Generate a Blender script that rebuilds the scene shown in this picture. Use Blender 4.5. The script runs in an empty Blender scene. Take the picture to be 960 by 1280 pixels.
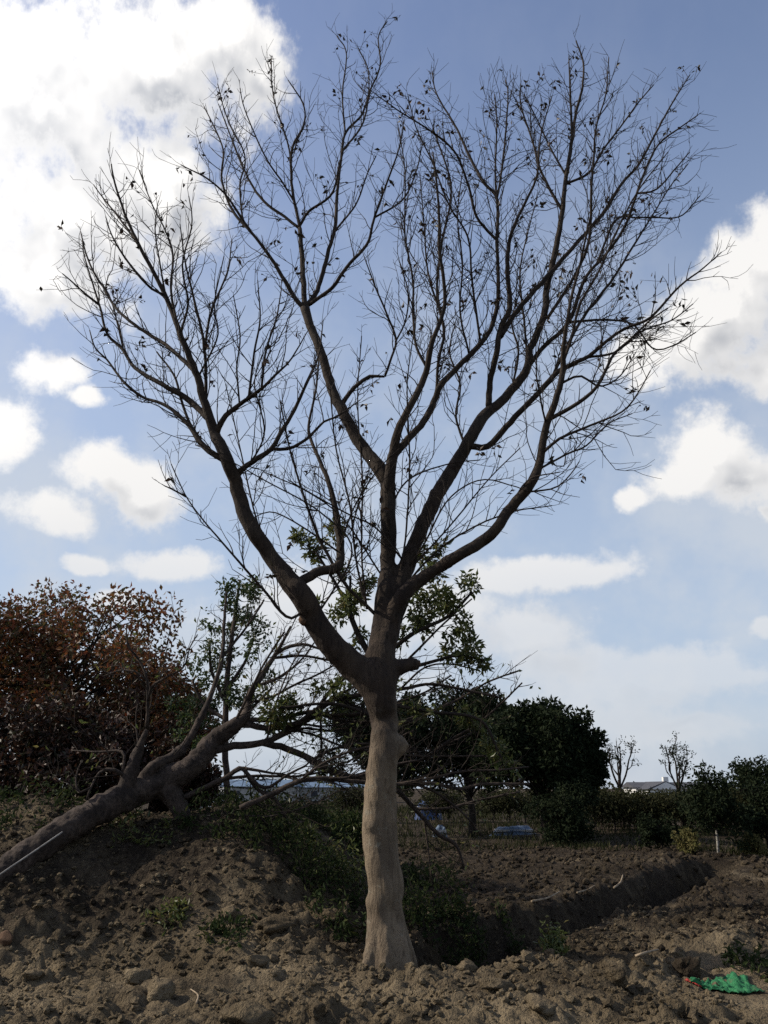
import bpy, math, random
import numpy as np
from mathutils import Vector

# ---------------------------------------------------------------- scene, camera, sky, sun
sc = bpy.context.scene
C = sc.collection
R = math.radians
F = 1032.0                      # focal length in pixels of the 960 x 1280 photograph
PITCH = R(18.5)
CAM = np.array((0.0, 0.0, 1.55))
cd = bpy.data.cameras.new('camera'); cam = bpy.data.objects.new('camera', cd); C.objects.link(cam)
cam.location = CAM; cam.rotation_euler = (R(90) + PITCH, 0, 0)
cd.sensor_fit = 'VERTICAL'; cd.sensor_height = 24.0; cd.lens = 24.0 * F / 1280.0
cd.clip_start = 0.05; cd.clip_end = 6000
sc.camera = cam
sc.render.engine = 'CYCLES'
sc.cycles.max_bounces = 5; sc.cycles.diffuse_bounces = 2; sc.cycles.transparent_max_bounces = 4
sc.cycles.use_denoising = False
sc.view_settings.view_transform = 'Standard'; sc.view_settings.look = 'None'
sc.view_settings.gamma = 1.0; sc.view_settings.use_curve_mapping = False
sc.view_settings.exposure = 0.0

SUN_AZ = -84.0                  # degrees from straight ahead (+Y), negative is left
SUN_EL = 36.0
sv = Vector((math.sin(R(SUN_AZ)) * math.cos(R(SUN_EL)), math.cos(R(SUN_AZ)) * math.cos(R(SUN_EL)), math.sin(R(SUN_EL))))
sl = bpy.data.lights.new('sun', 'SUN'); so = bpy.data.objects.new('sun', sl); C.objects.link(so)
sl.energy = 5.0; sl.angle = R(0.6); sl.color = (1.0, 0.90, 0.76)
so.rotation_euler = sv.to_track_quat('Z', 'Y').to_euler(); so.location = (-20, 10, 30)

SKY_STRENGTH = 0.145
def sky_dir(px, py):
    u = (px - 480) / F; v = (640 - py) / F
    dy = math.cos(PITCH) - math.sin(PITCH) * v; dz = math.sin(PITCH) + math.cos(PITCH) * v
    return math.degrees(math.atan2(u, dy)), math.degrees(math.atan2(dz, math.hypot(u, dy)))
CLOUDS = []                     # azimuth, elevation, half width, half height in degrees
for (px, py, rx_, ry_) in ((40, 120, 220, 180), (200, 80, 150, 130), (285, 60, 80, 90), (325, 105, 55, 55), (90, 280, 150, 110), (200, 250, 100, 110), (60, 355, 120, 55),
        (68, 462, 55, 32), (105, 492, 30, 16), (12, 535, 52, 48), (140, 595, 80, 42), (70, 640, 72, 30), (180, 620, 55, 48), (215, 705, 72, 24), (110, 700, 40, 14), (150, 755, 48, 20),
        (935, 330, 70, 62), (965, 300, 50, 55), (880, 435, 95, 60), (905, 390, 85, 70), (800, 445, 60, 40), (965, 460, 60, 50),
        (885, 565, 80, 58), (935, 595, 75, 55), (850, 600, 62, 36), (790, 625, 30, 18), (952, 640, 18, 12),
        (690, 712, 105, 26), (745, 716, 60, 20), (620, 722, 60, 25), (640, 790, 110, 46), (700, 830, 90, 30), (910, 850, 80, 18), (955, 790, 20, 18), (850, 905, 130, 20),
        (550, 770, 120, 50), (380, 770, 120, 80), (430, 860, 150, 60), (800, 850, 200, 45), (680, 900, 220, 40)):
    a0, e0 = sky_dir(px, py); CLOUDS.append((a0, e0, abs(sky_dir(px + rx_, py)[0] - sky_dir(px - rx_, py)[0]) / 2, abs(sky_dir(px, py - ry_)[1] - sky_dir(px, py + ry_)[1]) / 2))
rs = random.Random(4)
for _ in range(8):             # the same kind of sky goes on all round
    CLOUDS.append((rs.uniform(42, 318), rs.uniform(8, 50), rs.uniform(7, 16), rs.uniform(3, 10)))

world = bpy.data.worlds.new('World'); sc.world = world; world.use_nodes = True
wn, wl = world.node_tree.nodes, world.node_tree.links
wn.clear()

class NB:
    """small helper that writes shader nodes as expressions"""
    def __init__(s, tree): s.t = tree; s.n = tree.nodes; s.l = tree.links
    def put(s, sock, v):
        if hasattr(v, 'is_output') or hasattr(v, 'links'): s.l.new(v, sock)
        else: sock.default_value = v
    def m(s, op, a, b=0.0, c=0.0, clamp=False):
        n = s.n.new('ShaderNodeMath'); n.operation = op; n.use_clamp = clamp
        s.put(n.inputs[0], a); s.put(n.inputs[1], b); s.put(n.inputs[2], c); return n.outputs[0]
    def v(s, op, a, b=(0, 0, 0), c=(0, 0, 0), scale=None):
        n = s.n.new('ShaderNodeVectorMath'); n.operation = op
        s.put(n.inputs[0], a); s.put(n.inputs[1], b); s.put(n.inputs[2], c)
        if scale is not None: s.put(n.inputs['Scale'], scale)
        return n.outputs['Value'] if op in ('LENGTH', 'DOT_PRODUCT', 'DISTANCE') else n.outputs['Vector']
    def noise(s, vec, scale, detail=5.0, rough=0.55, col=False, dist=0.0):
        n = s.n.new('ShaderNodeTexNoise'); s.put(n.inputs['Vector'], vec) if vec is not None else None
        n.inputs['Scale'].default_value = scale; n.inputs['Detail'].default_value = detail
        n.inputs['Roughness'].default_value = rough; n.inputs['Distortion'].default_value = dist
        return n.outputs['Color'] if col else n.outputs[0]
    def rng(s, x, a, b, c=0.0, d=1.0, smooth=True):
        n = s.n.new('ShaderNodeMapRange'); n.interpolation_type = 'SMOOTHSTEP' if smooth else 'LINEAR'; n.clamp = True
        s.put(n.inputs[0], x)
        for i, q in enumerate((a, b, c, d)): s.put(n.inputs[i + 1], q)
        return n.outputs[0]
    def mix(s, f, a, b):
        n = s.n.new('ShaderNodeMix'); n.data_type = 'RGBA'
        s.put(n.inputs[0], f); s.put(n.inputs[6], a); s.put(n.inputs[7], b); return n.outputs[2]

def cloud_world():
    b = NB(world.node_tree)
    out = wn.new('ShaderNodeOutputWorld'); bg = wn.new('ShaderNodeBackground'); wl.new(bg.outputs[0], out.inputs[0])
    tc = wn.new('ShaderNodeTexCoord'); d = tc.outputs['Generated']
    sky = wn.new('ShaderNodeTexSky'); sky.sky_type = 'NISHITA'; sky.sun_disc = False
    sky.sun_elevation = R(SUN_EL); sky.sun_rotation = R(SUN_AZ)
    sky.air_density = 1.0; sky.dust_density = 1.6; sky.ozone_density = 1.4; sky.altitude = 10
    sep = wn.new('ShaderNodeSeparateXYZ'); wl.new(d, sep.inputs[0])
    az = b.m('MULTIPLY', b.m('ARCTAN2', sep.outputs[0], sep.outputs[1]), 57.2958)
    el = b.m('MULTIPLY', b.m('ARCSINE', sep.outputs[2]), 57.2958)
    cx = wn.new('ShaderNodeCombineXYZ'); b.put(cx.inputs[0], az); b.put(cx.inputs[1], el)
    p0 = cx.outputs[0]
    warp = b.v('MULTIPLY', b.v('SUBTRACT', b.noise(p0, 0.15, 5.0, 0.6, True), (0.5, 0.5, 0.5)), (3.6, 2.8, 0))
    big_ones = sorted(CLOUDS[:40], key=lambda c: -c[2] * c[3])[:20]
    def density(off, detail, clouds):
        p = b.v('ADD', b.v('ADD', p0, warp), off); acc = None
        for (a, e, ra, re) in clouds:
            if a > 180: a -= 360
            q = b.v('LENGTH', b.v('MULTIPLY_ADD', p, (1 / ra, 1 / re, 0), (-a / ra, -e / re, 0)))
            acc = q if acc is None else b.m('SMOOTH_MIN', acc, q, 0.25)
        acc = b.m('MAXIMUM', b.m('SUBTRACT', 1.0, acc), -0.75)
        f1 = b.noise(b.v('ADD', p0, off), 0.32, detail, 0.63)
        return b.m('ADD', b.m('MULTIPLY', acc, 0.85), b.m('MULTIPLY', b.m('SUBTRACT', f1, 0.5), 1.45))
    d0 = density((0, 0, 0), 7.0, CLOUDS)
    d1 = density((-1.6, 2.2, 0), 2.0, big_ones)              # the same clouds, a little towards the sun
    alpha = b.rng(d0, -0.06, 0.44)
    # light on the cloud: facing the sun, or thin
    lit = b.m('SUBTRACT', d0, d1)
    lit = b.rng(lit, -0.30, 0.34, smooth=False)
    thick = b.rng(d0, 0.22, 0.80)
    sund = b.v('DOT_PRODUCT', d, tuple(sv))
    glow = b.rng(sund, 0.60, 0.76)
    shade = b.m('MULTIPLY', b.m('ADD', 0.25, b.m('MULTIPLY', thick, 0.75)), b.m('SUBTRACT', 1.0, lit), clamp=True)
    shade = b.m('MULTIPLY', shade, b.m('SUBTRACT', 1.0, b.m('MULTIPLY', glow, 0.35)))
    shade = b.m('MULTIPLY', shade, b.rng(el, 10, 30, 0.45, 1.0))
    ccol = b.mix(shade, (1.0, 0.985, 0.965, 1), (0.33, 0.36, 0.42, 1))
    low = b.rng(el, 3, 24)
    ccol = b.mix(low, b.mix(0.55, ccol, (0.58, 0.62, 0.68, 1)), ccol)
    skyc = b.v('SCALE', b.v('MULTIPLY', sky.outputs[0], (1.20, 1.13, 1.18)), scale=SKY_STRENGTH)
    haze = b.m('MULTIPLY', b.rng(el, 56, 2), 0.80)
    skyc = b.mix(haze, skyc, (0.47, 0.57, 0.71, 1))
    veil = b.m('MULTIPLY', b.rng(b.noise(p0, 0.09, 5, 0.6), 0.36, 0.68), b.rng(el, 45, 8, 0.05, 0.75))
    skyc = b.mix(veil, skyc, (0.64, 0.68, 0.73, 1))
    ccol = b.v('SCALE', ccol, scale=b.rng(sund, 0.50, 0.85, 0.95, 1.3))
    col = b.mix(b.m('MULTIPLY', alpha, b.rng(el, 3, 19, 0.45, 1.0)), skyc, ccol)
    world.cycles.sampling_method = 'MANUAL'; world.cycles.sample_map_resolution = 512
    b.put(bg.inputs[0], col); bg.inputs[1].default_value = 1.0
cloud_world()

# ---------------------------------------------------------------- helpers
rng = np.random.default_rng(11)
rnd = random.Random(11)

def P(px, py, Y):
    """point of the place seen at photo pixel (px, py) at Y metres ahead of the photographer"""
    u = (px - 480) / F; v = (640 - py) / F
    dy = math.cos(PITCH) - math.sin(PITCH) * v; dz = math.sin(PITCH) + math.cos(PITCH) * v
    t = Y / dy
    return np.array((u * t, Y, CAM[2] + dz * t))
def depth_at(py, Y): return Y / (math.cos(PITCH) - math.sin(PITCH) * (640 - py) / F)
def G(px, py, z=0.0):
    u = (px - 480) / F; v = (640 - py) / F
    dy = math.cos(PITCH) - math.sin(PITCH) * v; dz = math.sin(PITCH) + math.cos(PITCH) * v
    t = (z - CAM[2]) / dz
    return np.array((u * t, dy * t, z))

PERM = rng.permutation(512)
GR = np.stack([np.cos(np.arange(512) * 2.399), np.sin(np.arange(512) * 2.399)], 1)
def perlin(x, y):
    x = np.asarray(x, float); y = np.asarray(y, float)
    xi = np.floor(x).astype(int); yi = np.floor(y).astype(int); xf = x - xi; yf = y - yi
    u = xf ** 3 * (xf * (xf * 6 - 15) + 10); v = yf ** 3 * (yf * (yf * 6 - 15) + 10)
    def g(a, c):
        h = PERM[(PERM[(xi + a) & 511] + yi + c) & 511]
        return GR[h, 0] * (xf - a) + GR[h, 1] * (yf - c)
    n0 = g(0, 0) * (1 - u) + g(1, 0) * u; n1 = g(0, 1) * (1 - u) + g(1, 1) * u
    return (n0 * (1 - v) + n1 * v) * 1.5
def fbm(x, y, f, o=4, gain=0.5):
    s = 0; a = 1.0
    for i in range(o):
        s = s + a * perlin(x * f + 17.3 * i, y * f - 9.1 * i); f *= 2.03; a *= gain
    return s
def sstep(a, b, x):
    t = np.clip((np.asarray(x, float) - a) / (b - a), 0, 1); return t * t * (3 - 2 * t)

DA = np.array((0.75, 8.75)); DB = np.array((6.9, 18.2)); DD = (DB - DA) / np.linalg.norm(DB - DA); DL = np.linalg.norm(DB - DA)
def smooth_height(x, y):
    x = np.asarray(x, float); y = np.asarray(y, float)
    h = 0.10 * fbm(x, y, 0.22, 2) * sstep(60, 20, y)
    # long heap of dug soil on the left
    side = sstep(0.55, -2.0, x + 0.25 * fbm(x, y, 0.7, 2))
    foot = 7.85 + 0.3 * fbm(x, y * 0.3, 0.5, 2) + 0.5 * sstep(-1.4, 0.4, x)
    rise = sstep(foot - 0.4, foot + 2.5, y) * 0.45 + 0.55 * np.clip((y - foot) / 2.2, 0, 1)
    back = 1 - 0.85 * sstep(12.5, 19, y)
    h = h + 1.32 * side * rise * back * (1 + 0.10 * fbm(x, y, 0.5, 2)) * sstep(-30, -12, x)
    # loose soil round the foot of the bare tree
    r = np.hypot((x - 0.0) / 1.65, (y - 8.05) / 1.0)
    h = h + 0.10 * sstep(1.25, 0.35, r) - 0.10 * sstep(0.9, 0.2, np.hypot(x, y - 8.25))
    # low heaps in the right foreground
    for (hx, hy, hr, hh) in ((3.2, 8.6, 0.45, 0.16), (1.35, 7.0, 0.6, 0.13), (-1.5, 6.9, 0.8, 0.12), (3.9, 9.8, 0.9, 0.22), (5.2, 12, 1.2, 0.22), (0.4, 6.5, 0.6, 0.1)):
        h = h + hh * np.exp(-((x - hx) ** 2 + (y - hy) ** 2) / hr ** 2)
    # trench
    rx = x - DA[0]; ry = y - DA[1]; t = rx * DD[0] + ry * DD[1]; s = rx * DD[1] - ry * DD[0]
    s = s + 0.05 * fbm(x, y, 1.1, 3)
    ends = sstep(-1.3, 0.5, t) * sstep(DL + 1.0, DL - 0.5, t)
    wd = 0.74 - 0.16 * np.clip(t / DL, 0, 1)
    h = h - 0.66 * ends * sstep(wd, wd * 0.45, np.abs(s))
    h = h + np.where(s < 0, 0.13, 0.02) * ends * np.exp(-((np.abs(s) - 0.98) / 0.35) ** 2)
    return h
def domes(x, y, cell, seed):
    """half-buried lumps of soil, one to a cell"""
    gx_ = x / cell + 0.35 * perlin(x * 3.1 + seed, y * 3.1); gy_ = y / cell + 0.35 * perlin(x * 3.1, y * 3.1 - seed)
    xi = np.floor(gx_).astype(int); yi = np.floor(gy_).astype(int); out = np.zeros_like(gx_)
    for a in (-1, 0, 1):
        for c in (-1, 0, 1):
            h = PERM[(PERM[(xi + a + seed) & 511] + yi + c) & 511]; r1 = (h % 97) / 97.0; r2 = ((h * 7) % 89) / 89.0; r3 = ((h * 13) % 83) / 83.0
            d2 = (gx_ - xi - a - 0.15 - 0.7 * r1) ** 2 + (gy_ - yi - c - 0.15 - 0.7 * r2) ** 2
            rr_ = 0.18 + 0.50 * r3 ** 2
            out = np.maximum(out, rr_ * np.sqrt(np.clip(1 - d2 / rr_ ** 2, 0, 1)))
    return out * cell
def lumpy(x, y):
    """relief of the loose soil"""
    x = np.asarray(x, float); y = np.asarray(y, float)
    near = 1 + 0.5 * sstep(10, 8.8, y)
    n = np.abs(fbm(x, y, 1.6, 3)) * 0.07 * near + np.abs(fbm(x, y, 4.3, 3)) * 0.05 * near + fbm(x, y, 10.0, 3) * 0.022
    patch = 0.25 + 0.75 * sstep(-0.4, 0.2, fbm(x + 7, y, 0.9, 3))
    n = n + patch * (0.22 * domes(x, y, 0.36, 3) + 0.75 * domes(x, y, 0.15, 11) + 0.8 * domes(x + 3, y, 0.09, 29)) * (1 - 0.7 * sstep(0.8, 0.35, np.hypot(x, y - 8.2))) * np.where(y < 12, 1.0, 0.8)
    amp = sstep(34, 16, y) * (0.6 + 0.5 * sstep(-0.3, 0.5, fbm(x, y, 0.8, 2)))
    face = sstep(-0.6, -1.4, x) * sstep(8.2, 8.7, y) * 0.55
    smooth_path = sstep(1.1, 0.4, np.hypot((x - 3.1) / 1.15, (y - 7.2) / 0.75)) + 0.8 * sstep(1.0, 0.4, np.hypot((x + 3.2) / 1.8, (y - 6.9) / 0.6)) + face
    return n * amp * (1 - 0.78 * np.clip(smooth_path, 0, 1))
def H(x, y): return smooth_height(x, y) + lumpy(x, y)
def Hf(x, y): return float(H(np.array([x]), np.array([y]))[0])

def link(name, me, parent=None, loc=None, mat=None):
    o = bpy.data.objects.new(name, me); C.objects.link(o)
    if mat is not None and me is not None and len(me.materials) == 0: me.materials.append(mat)
    if parent is not None: o.parent = parent
    if loc is not None: o.location = loc
    return o
def tag(o, label=None, cat=None, group=None, kind=None):
    if label: o['label'] = label
    if cat: o['category'] = cat
    if group: o['group'] = group
    if kind: o['kind'] = kind
    return o
def thing(name, loc, label, cat, group=None, rz=0.0):
    o = bpy.data.objects.new(name, None); C.objects.link(o); o.location = loc; o.rotation_euler = (0, 0, rz)
    o.empty_display_size = 0.2
    return tag(o, label, cat, group)
def copy_thing(root, loc, rz, scale, label):
    r = root.copy(); C.objects.link(r); r.location = loc; r.rotation_euler = (0, 0, rz); r.scale = scale
    r['label'] = label
    for ch in list(root.children):
        c = ch.copy(); C.objects.link(c); c.parent = r
        for g in ch.children:
            gg = g.copy(); C.objects.link(gg); gg.parent = c
    return r

def np_mesh(name, V, Fq, smooth=True):
    """mesh from a vertex array and an (n, 3 or 4) face array"""
    V = np.asarray(V, np.float32); Fq = np.asarray(Fq, np.int32); k = Fq.shape[1]
    me = bpy.data.meshes.new(name)
    me.vertices.add(len(V)); me.vertices.foreach_set('co', V.ravel())
    me.loops.add(Fq.size); me.loops.foreach_set('vertex_index', Fq.ravel())
    me.polygons.add(len(Fq)); me.polygons.foreach_set('loop_start', np.arange(0, Fq.size, k, dtype=np.int32))
    me.polygons.foreach_set('use_smooth', np.full(len(Fq), smooth))
    me.update(calc_edges=True); me.validate()
    return me

def catmull(pts, n):
    pts = np.asarray(pts, float)
    if len(pts) < 2: return pts
    seg = np.linalg.norm(np.diff(pts[:, :3], axis=0), axis=1); cum = np.concatenate([[0], np.cumsum(seg)])
    ext = np.vstack([2 * pts[0] - pts[1], pts, 2 * pts[-1] - pts[-2]])
    out = []
    for s in np.linspace(0, cum[-1], n):
        i = min(np.searchsorted(cum, s, 'right') - 1, len(pts) - 2)
        t = 0 if seg[i] == 0 else (s - cum[i]) / seg[i]
        p0, p1, p2, p3 = ext[i], ext[i + 1], ext[i + 2], ext[i + 3]
        out.append(0.5 * (2 * p1 + (p2 - p0) * t + (2 * p0 - 5 * p1 + 4 * p2 - p3) * t * t + (3 * p1 - p0 - 3 * p2 + p3) * t ** 3))
    return np.array(out)

class Tubes:
    """collects tapered tubes; build() gives one mesh"""
    def __init__(s): s.V = []; s.F = []; s.n = 0
    def add(s, pts, rad, sides=6, lump=0.0, cap=True):
        pts = np.asarray(pts, float); rad = np.asarray(rad, float); m = len(pts)
        T = np.gradient(pts, axis=0); T /= np.linalg.norm(T, axis=1)[:, None] + 1e-9
        a = np.array((0, 0, 1.0)) if abs(T[0, 2]) < 0.8 else np.array((1.0, 0, 0))
        u = np.cross(T[0], a); u /= np.linalg.norm(u)
        ang = np.linspace(0, 2 * math.pi, sides, endpoint=False)
        ca, sa = np.cos(ang)[:, None], np.sin(ang)[:, None]
        ph = rnd.uniform(0, 50)
        for i in range(m):
            u = u - T[i] * np.dot(u, T[i]); u /= np.linalg.norm(u) + 1e-9
            w = np.cross(T[i], u)
            r = rad[i]
            if lump:
                rr = r * (1 + lump * (perlin(np.cos(ang) * 1.2 + ph + i * 0.11, np.sin(ang) * 1.2 + i * 0.17) + 0.5 * perlin(np.cos(ang) * 2.6 + ph, np.sin(ang) * 2.6 + i * 0.45)))
                s.V.append(pts[i] + (ca * u + sa * w) * rr[:, None])
            else: s.V.append(pts[i] + (ca * u + sa * w) * r)
        idx = np.arange(m * sides).reshape(m, sides) + s.n
        q = np.stack([idx[:-1], np.roll(idx[:-1], -1, 1), np.roll(idx[1:], -1, 1), idx[1:]], -1).reshape(-1, 4)
        s.F.append(q); s.n += m * sides
        if cap:
            for e, row in ((0, idx[0][::-1]), (m - 1, idx[-1])):
                s.V.append(pts[e][None, :]); c = s.n; s.n += 1
                k = len(row)
                s.F.append(np.array([[row[j], row[(j + 1) % k], c, c] for j in range(k)]))
    def build(s, name, base=(0, 0, 0)):
        V = np.vstack(s.V) - np.asarray(base, float); Fq = np.vstack(s.F)
        me = bpy.data.meshes.new(name)
        faces = [tuple(f) if f[2] != f[3] else tuple(f[:3]) for f in Fq.tolist()]
        me.from_pydata(V.tolist(), [], faces); me.polygons.foreach_set('use_smooth', np.ones(len(faces), bool)); me.update()
        return me

def leaf_mesh(name, pos, size, out=None, droop=0.3, aspect=0.42, base=(0, 0, 0), seed=1):
    """separate folded leaves: pos (n,3), size scalar or array"""
    g = np.random.default_rng(seed); pos = np.asarray(pos, float) - np.asarray(base, float); n = len(pos)
    size = np.broadcast_to(size, n) * g.uniform(0.65, 1.3, n)
    d = g.normal(size=(n, 3)) if out is None else g.normal(size=(n, 3)) * 0.75 + out
    d[:, 2] -= droop; d /= np.linalg.norm(d, axis=1)[:, None]
    a = g.normal(size=(n, 3)); s = np.cross(d, a); s /= np.linalg.norm(s, axis=1)[:, None] + 1e-9
    nn = np.cross(d, s)
    L = size[:, None]; W = L * aspect * 0.5
    v0 = pos; v1 = pos + d * L * 0.45 + s * W + nn * W * 0.35; v2 = pos + d * L - nn * L * 0.12; v3 = pos + d * L * 0.45 - s * W + nn * W * 0.35
    V = np.stack([v0, v1, v2, v3], 1).reshape(-1, 3)
    i = np.arange(n)[:, None] * 4
    Fq = np.concatenate([i + [0, 1, 2], i + [0, 2, 3]], 1).reshape(-1, 3)
    return np_mesh(name, V, Fq, False)

# ---------------------------------------------------------------- materials
def new_mat(name):
    m = bpy.data.materials.new(name); m.use_nodes = True
    b = NB(m.node_tree); bs = m.node_tree.nodes['Principled BSDF']
    bs.inputs['Roughness'].default_value = 0.9; bs.inputs['Specular IOR Level'].default_value = 0.2
    return m, b, bs
def bump(b, bs, h, strength, dist):
    n = b.n.new('ShaderNodeBump'); n.inputs['Strength'].default_value = strength; n.inputs['Distance'].default_value = dist
    b.put(n.inputs['Height'], h); b.l.new(n.outputs[0], bs.inputs['Normal'])
def objco(b):
    return b.n.new('ShaderNodeTexCoord').outputs['Object']
def worldco(b):
    return b.n.new('ShaderNodeNewGeometry').outputs['Position']

def bark(name, c1, c2, c3, stretch=0.35, bs_strength=0.6, scale=1.0):
    m, b, bs = new_mat(name)
    p = b.v('MULTIPLY', objco(b), (scale, scale, scale * stretch))
    big = b.rng(b.noise(p, 5.5, 6, 0.68, dist=0.6), 0.36, 0.64); fine = b.noise(p, 30, 6, 0.72)
    col = b.mix(big, c1, c2); col = b.mix(b.rng(fine, 0.45, 0.72), col, c3)
    b.put(bs.inputs['Base Color'], col)
    h = b.m('ADD', b.noise(p, 9, 5, 0.6), b.m('MULTIPLY', fine, 0.6))
    bump(b, bs, h, bs_strength, 0.03)
    return m
def trunk_bark():
    m, b, bs = new_mat('bark_main'); o = objco(b); p = b.v('MULTIPLY', o, (1, 1, 0.30))
    sep = b.n.new('ShaderNodeSeparateXYZ'); b.l.new(o, sep.inputs[0])
    up = b.rng(b.m('ADD', sep.outputs[2], b.m('MULTIPLY', b.m('SUBTRACT', b.noise(o, 2.6, 5, 0.65), 0.5), 1.3)), 1.85, 2.55)  # upper trunk: darker bark, with shade under the limbs put into the colour
    big = b.rng(b.noise(p, 4.0, 6, 0.65), 0.34, 0.66); streak = b.noise(b.v('MULTIPLY', o, (1, 1, 0.12)), 34, 6, 0.7); fine = b.noise(o, 55, 5, 0.7)
    tan = b.mix(big, (0.098, 0.076, 0.053, 1), (0.205, 0.162, 0.112, 1)); tan = b.mix(b.rng(streak, 0.50, 0.70, 0, 0.75), tan, (0.050, 0.037, 0.026, 1))
    tan = b.mix(b.rng(fine, 0.58, 0.72, 0, 0.5), tan, (0.19, 0.16, 0.115, 1))
    tan = b.mix(b.rng(b.noise(o, 8, 5, 0.7), 0.57, 0.68, 0, 0.6), tan, (0.20, 0.185, 0.145, 1)); tan = b.mix(b.rng(b.noise(o, 5.5, 6, 0.75, dist=1.0), 0.60, 0.66, 0, 0.7), tan, (0.045, 0.034, 0.025, 1))
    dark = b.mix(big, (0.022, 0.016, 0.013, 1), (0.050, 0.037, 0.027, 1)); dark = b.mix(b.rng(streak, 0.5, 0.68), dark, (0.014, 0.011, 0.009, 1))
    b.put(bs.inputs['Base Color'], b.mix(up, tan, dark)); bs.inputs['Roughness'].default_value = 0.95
    h = b.m('ADD', b.m('MULTIPLY', b.noise(p, 11, 6, 0.65), 1.0), b.m('MULTIPLY', streak, 0.8)); h = b.m('ADD', h, b.m('MULTIPLY', fine, 0.35))
    bump(b, bs, h, 0.75, 0.035)
    return m
def leaf_mat(name, cols, trans=0.35, rough=0.55):
    m, b, bs = new_mat(name)
    r = b.n.new('ShaderNodeNewGeometry').outputs['Random Per Island']
    cr = b.n.new('ShaderNodeValToRGB'); b.l.new(r, cr.inputs[0])
    e = cr.color_ramp.elements
    for i, c in enumerate(cols):
        el = e[i] if i < 2 else e.new(i / (len(cols) - 1))
        el.position = i / max(1, len(cols) - 1); el.color = (*c, 1)
    b.l.new(cr.outputs[0], bs.inputs['Base Color']); bs.inputs['Roughness'].default_value = rough
    bs.inputs['Specular IOR Level'].default_value = 0.35 if rough < 0.7 else 0.08
    tr = b.n.new('ShaderNodeBsdfTranslucent'); b.l.new(cr.outputs[0], tr.inputs[0])
    mx = b.n.new('ShaderNodeMixShader'); mx.inputs[0].default_value = trans
    b.l.new(bs.outputs[0], mx.inputs[1]); b.l.new(tr.outputs[0], mx.inputs[2])
    b.l.new(mx.outputs[0], b.n['Material Output'].inputs[0])
    return m
def plain(name, col, rough=0.8, var=0.25, scale=6, bstr=0.2):
    m, b, bs = new_mat(name); p = objco(b)
    n = b.noise(p, scale, 5, 0.6)
    dark = tuple(c * (1 - var) for c in col) + (1,); lite = tuple(min(1, c * (1 + var)) for c in col) + (1,)
    b.put(bs.inputs['Base Color'], b.mix(b.rng(n, 0.35, 0.65), dark, lite)); bs.inputs['Roughness'].default_value = rough
    bump(b, bs, n, bstr, 0.02)
    return m

def soil_material(name='soil', tone=None):
    m, b, bs = new_mat(name); p = worldco(b)
    if tone is None: at = b.n.new('ShaderNodeAttribute'); at.attribute_name = 'tone'; tone = at.outputs['Fac']
    big = b.rng(b.noise(p, 0.9, 5, 0.6), 0.35, 0.68); mid = b.rng(b.noise(p, 5, 6, 0.65), 0.35, 0.7); fine = b.noise(p, 26, 5, 0.62)
    moist = b.mix(big, (0.024, 0.019, 0.014, 1), (0.048, 0.038, 0.028, 1))
    dry = b.mix(big, (0.098, 0.077, 0.049, 1), (0.205, 0.164, 0.106, 1))
    f = b.m('ADD', tone, b.m('MULTIPLY', b.m('SUBTRACT', mid, 0.5), 0.5), clamp=True)
    col = b.mix(f, moist, dry)
    col = b.mix(b.rng(fine, 0.52, 0.78, 0, 0.45), col, (0.21, 0.175, 0.118, 1))
    col = b.mix(b.rng(fine, 0.42, 0.22, 0, 0.45), col, (0.02, 0.016, 0.012, 1))
    b.put(bs.inputs['Base Color'], col); bs.inputs['Roughness'].default_value = 1.0; bs.inputs['Specular IOR Level'].default_value = 0.05
    h = b.m('ADD', b.m('MULTIPLY', b.noise(p, 13, 5, 0.62), 1.0), b.m('MULTIPLY', fine, 0.45))
    bump(b, bs, h, 1.0, 0.09)
    return m
M = {}
M['soil'] = soil_material()
M['clod'] = soil_material('clod_earth', 0.80)
M['clod_dark'] = soil_material('clod_dark_earth', 0.22)
M['rock'] = soil_material('stone_earth', 0.95)
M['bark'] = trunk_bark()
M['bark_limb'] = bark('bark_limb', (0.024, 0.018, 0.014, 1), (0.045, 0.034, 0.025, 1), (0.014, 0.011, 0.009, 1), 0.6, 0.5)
M['bark_felled'] = bark('bark_felled', (0.028, 0.021, 0.017, 1), (0.070, 0.053, 0.042, 1), (0.011, 0.009, 0.008, 1), 1.0, 0.7)
M['bark_dark'] = bark('bark_dark', (0.018, 0.014, 0.011, 1), (0.034, 0.027, 0.021, 1), (0.01, 0.008, 0.007, 1), 0.6, 0.5)
M['twig'] = plain('twig_bark', (0.024, 0.018, 0.014), 0.85, 0.3, 10, 0.1)
M['cutwood'] = plain('cut_wood', (0.085, 0.05, 0.030), 0.9, 0.5, 22, 0.4)
M['dry_leaf'] = leaf_mat('dry_leaf', [(0.022, 0.014, 0.009), (0.045, 0.02, 0.01), (0.028, 0.024, 0.011), (0.016, 0.016, 0.009)], 0.12)
M['red_leaf'] = leaf_mat('red_leaf', [(0.14, 0.040, 0.018), (0.18, 0.066, 0.022), (0.075, 0.026, 0.016), (0.19, 0.09, 0.026), (0.055, 0.060, 0.018), (0.11, 0.045, 0.020), (0.05, 0.055, 0.018), (0.085, 0.033, 0.018)], 0.35)
M['rust_leaf'] = leaf_mat('rust_leaf', [(0.040, 0.018, 0.012), (0.055, 0.026, 0.014), (0.024, 0.014, 0.010), (0.026, 0.028, 0.013)], 0.25)
M['green_leaf'] = leaf_mat('green_leaf', [(0.028, 0.050, 0.015), (0.05, 0.078, 0.022), (0.035, 0.06, 0.02), (0.085, 0.095, 0.028)], 0.35, 0.4)
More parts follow.
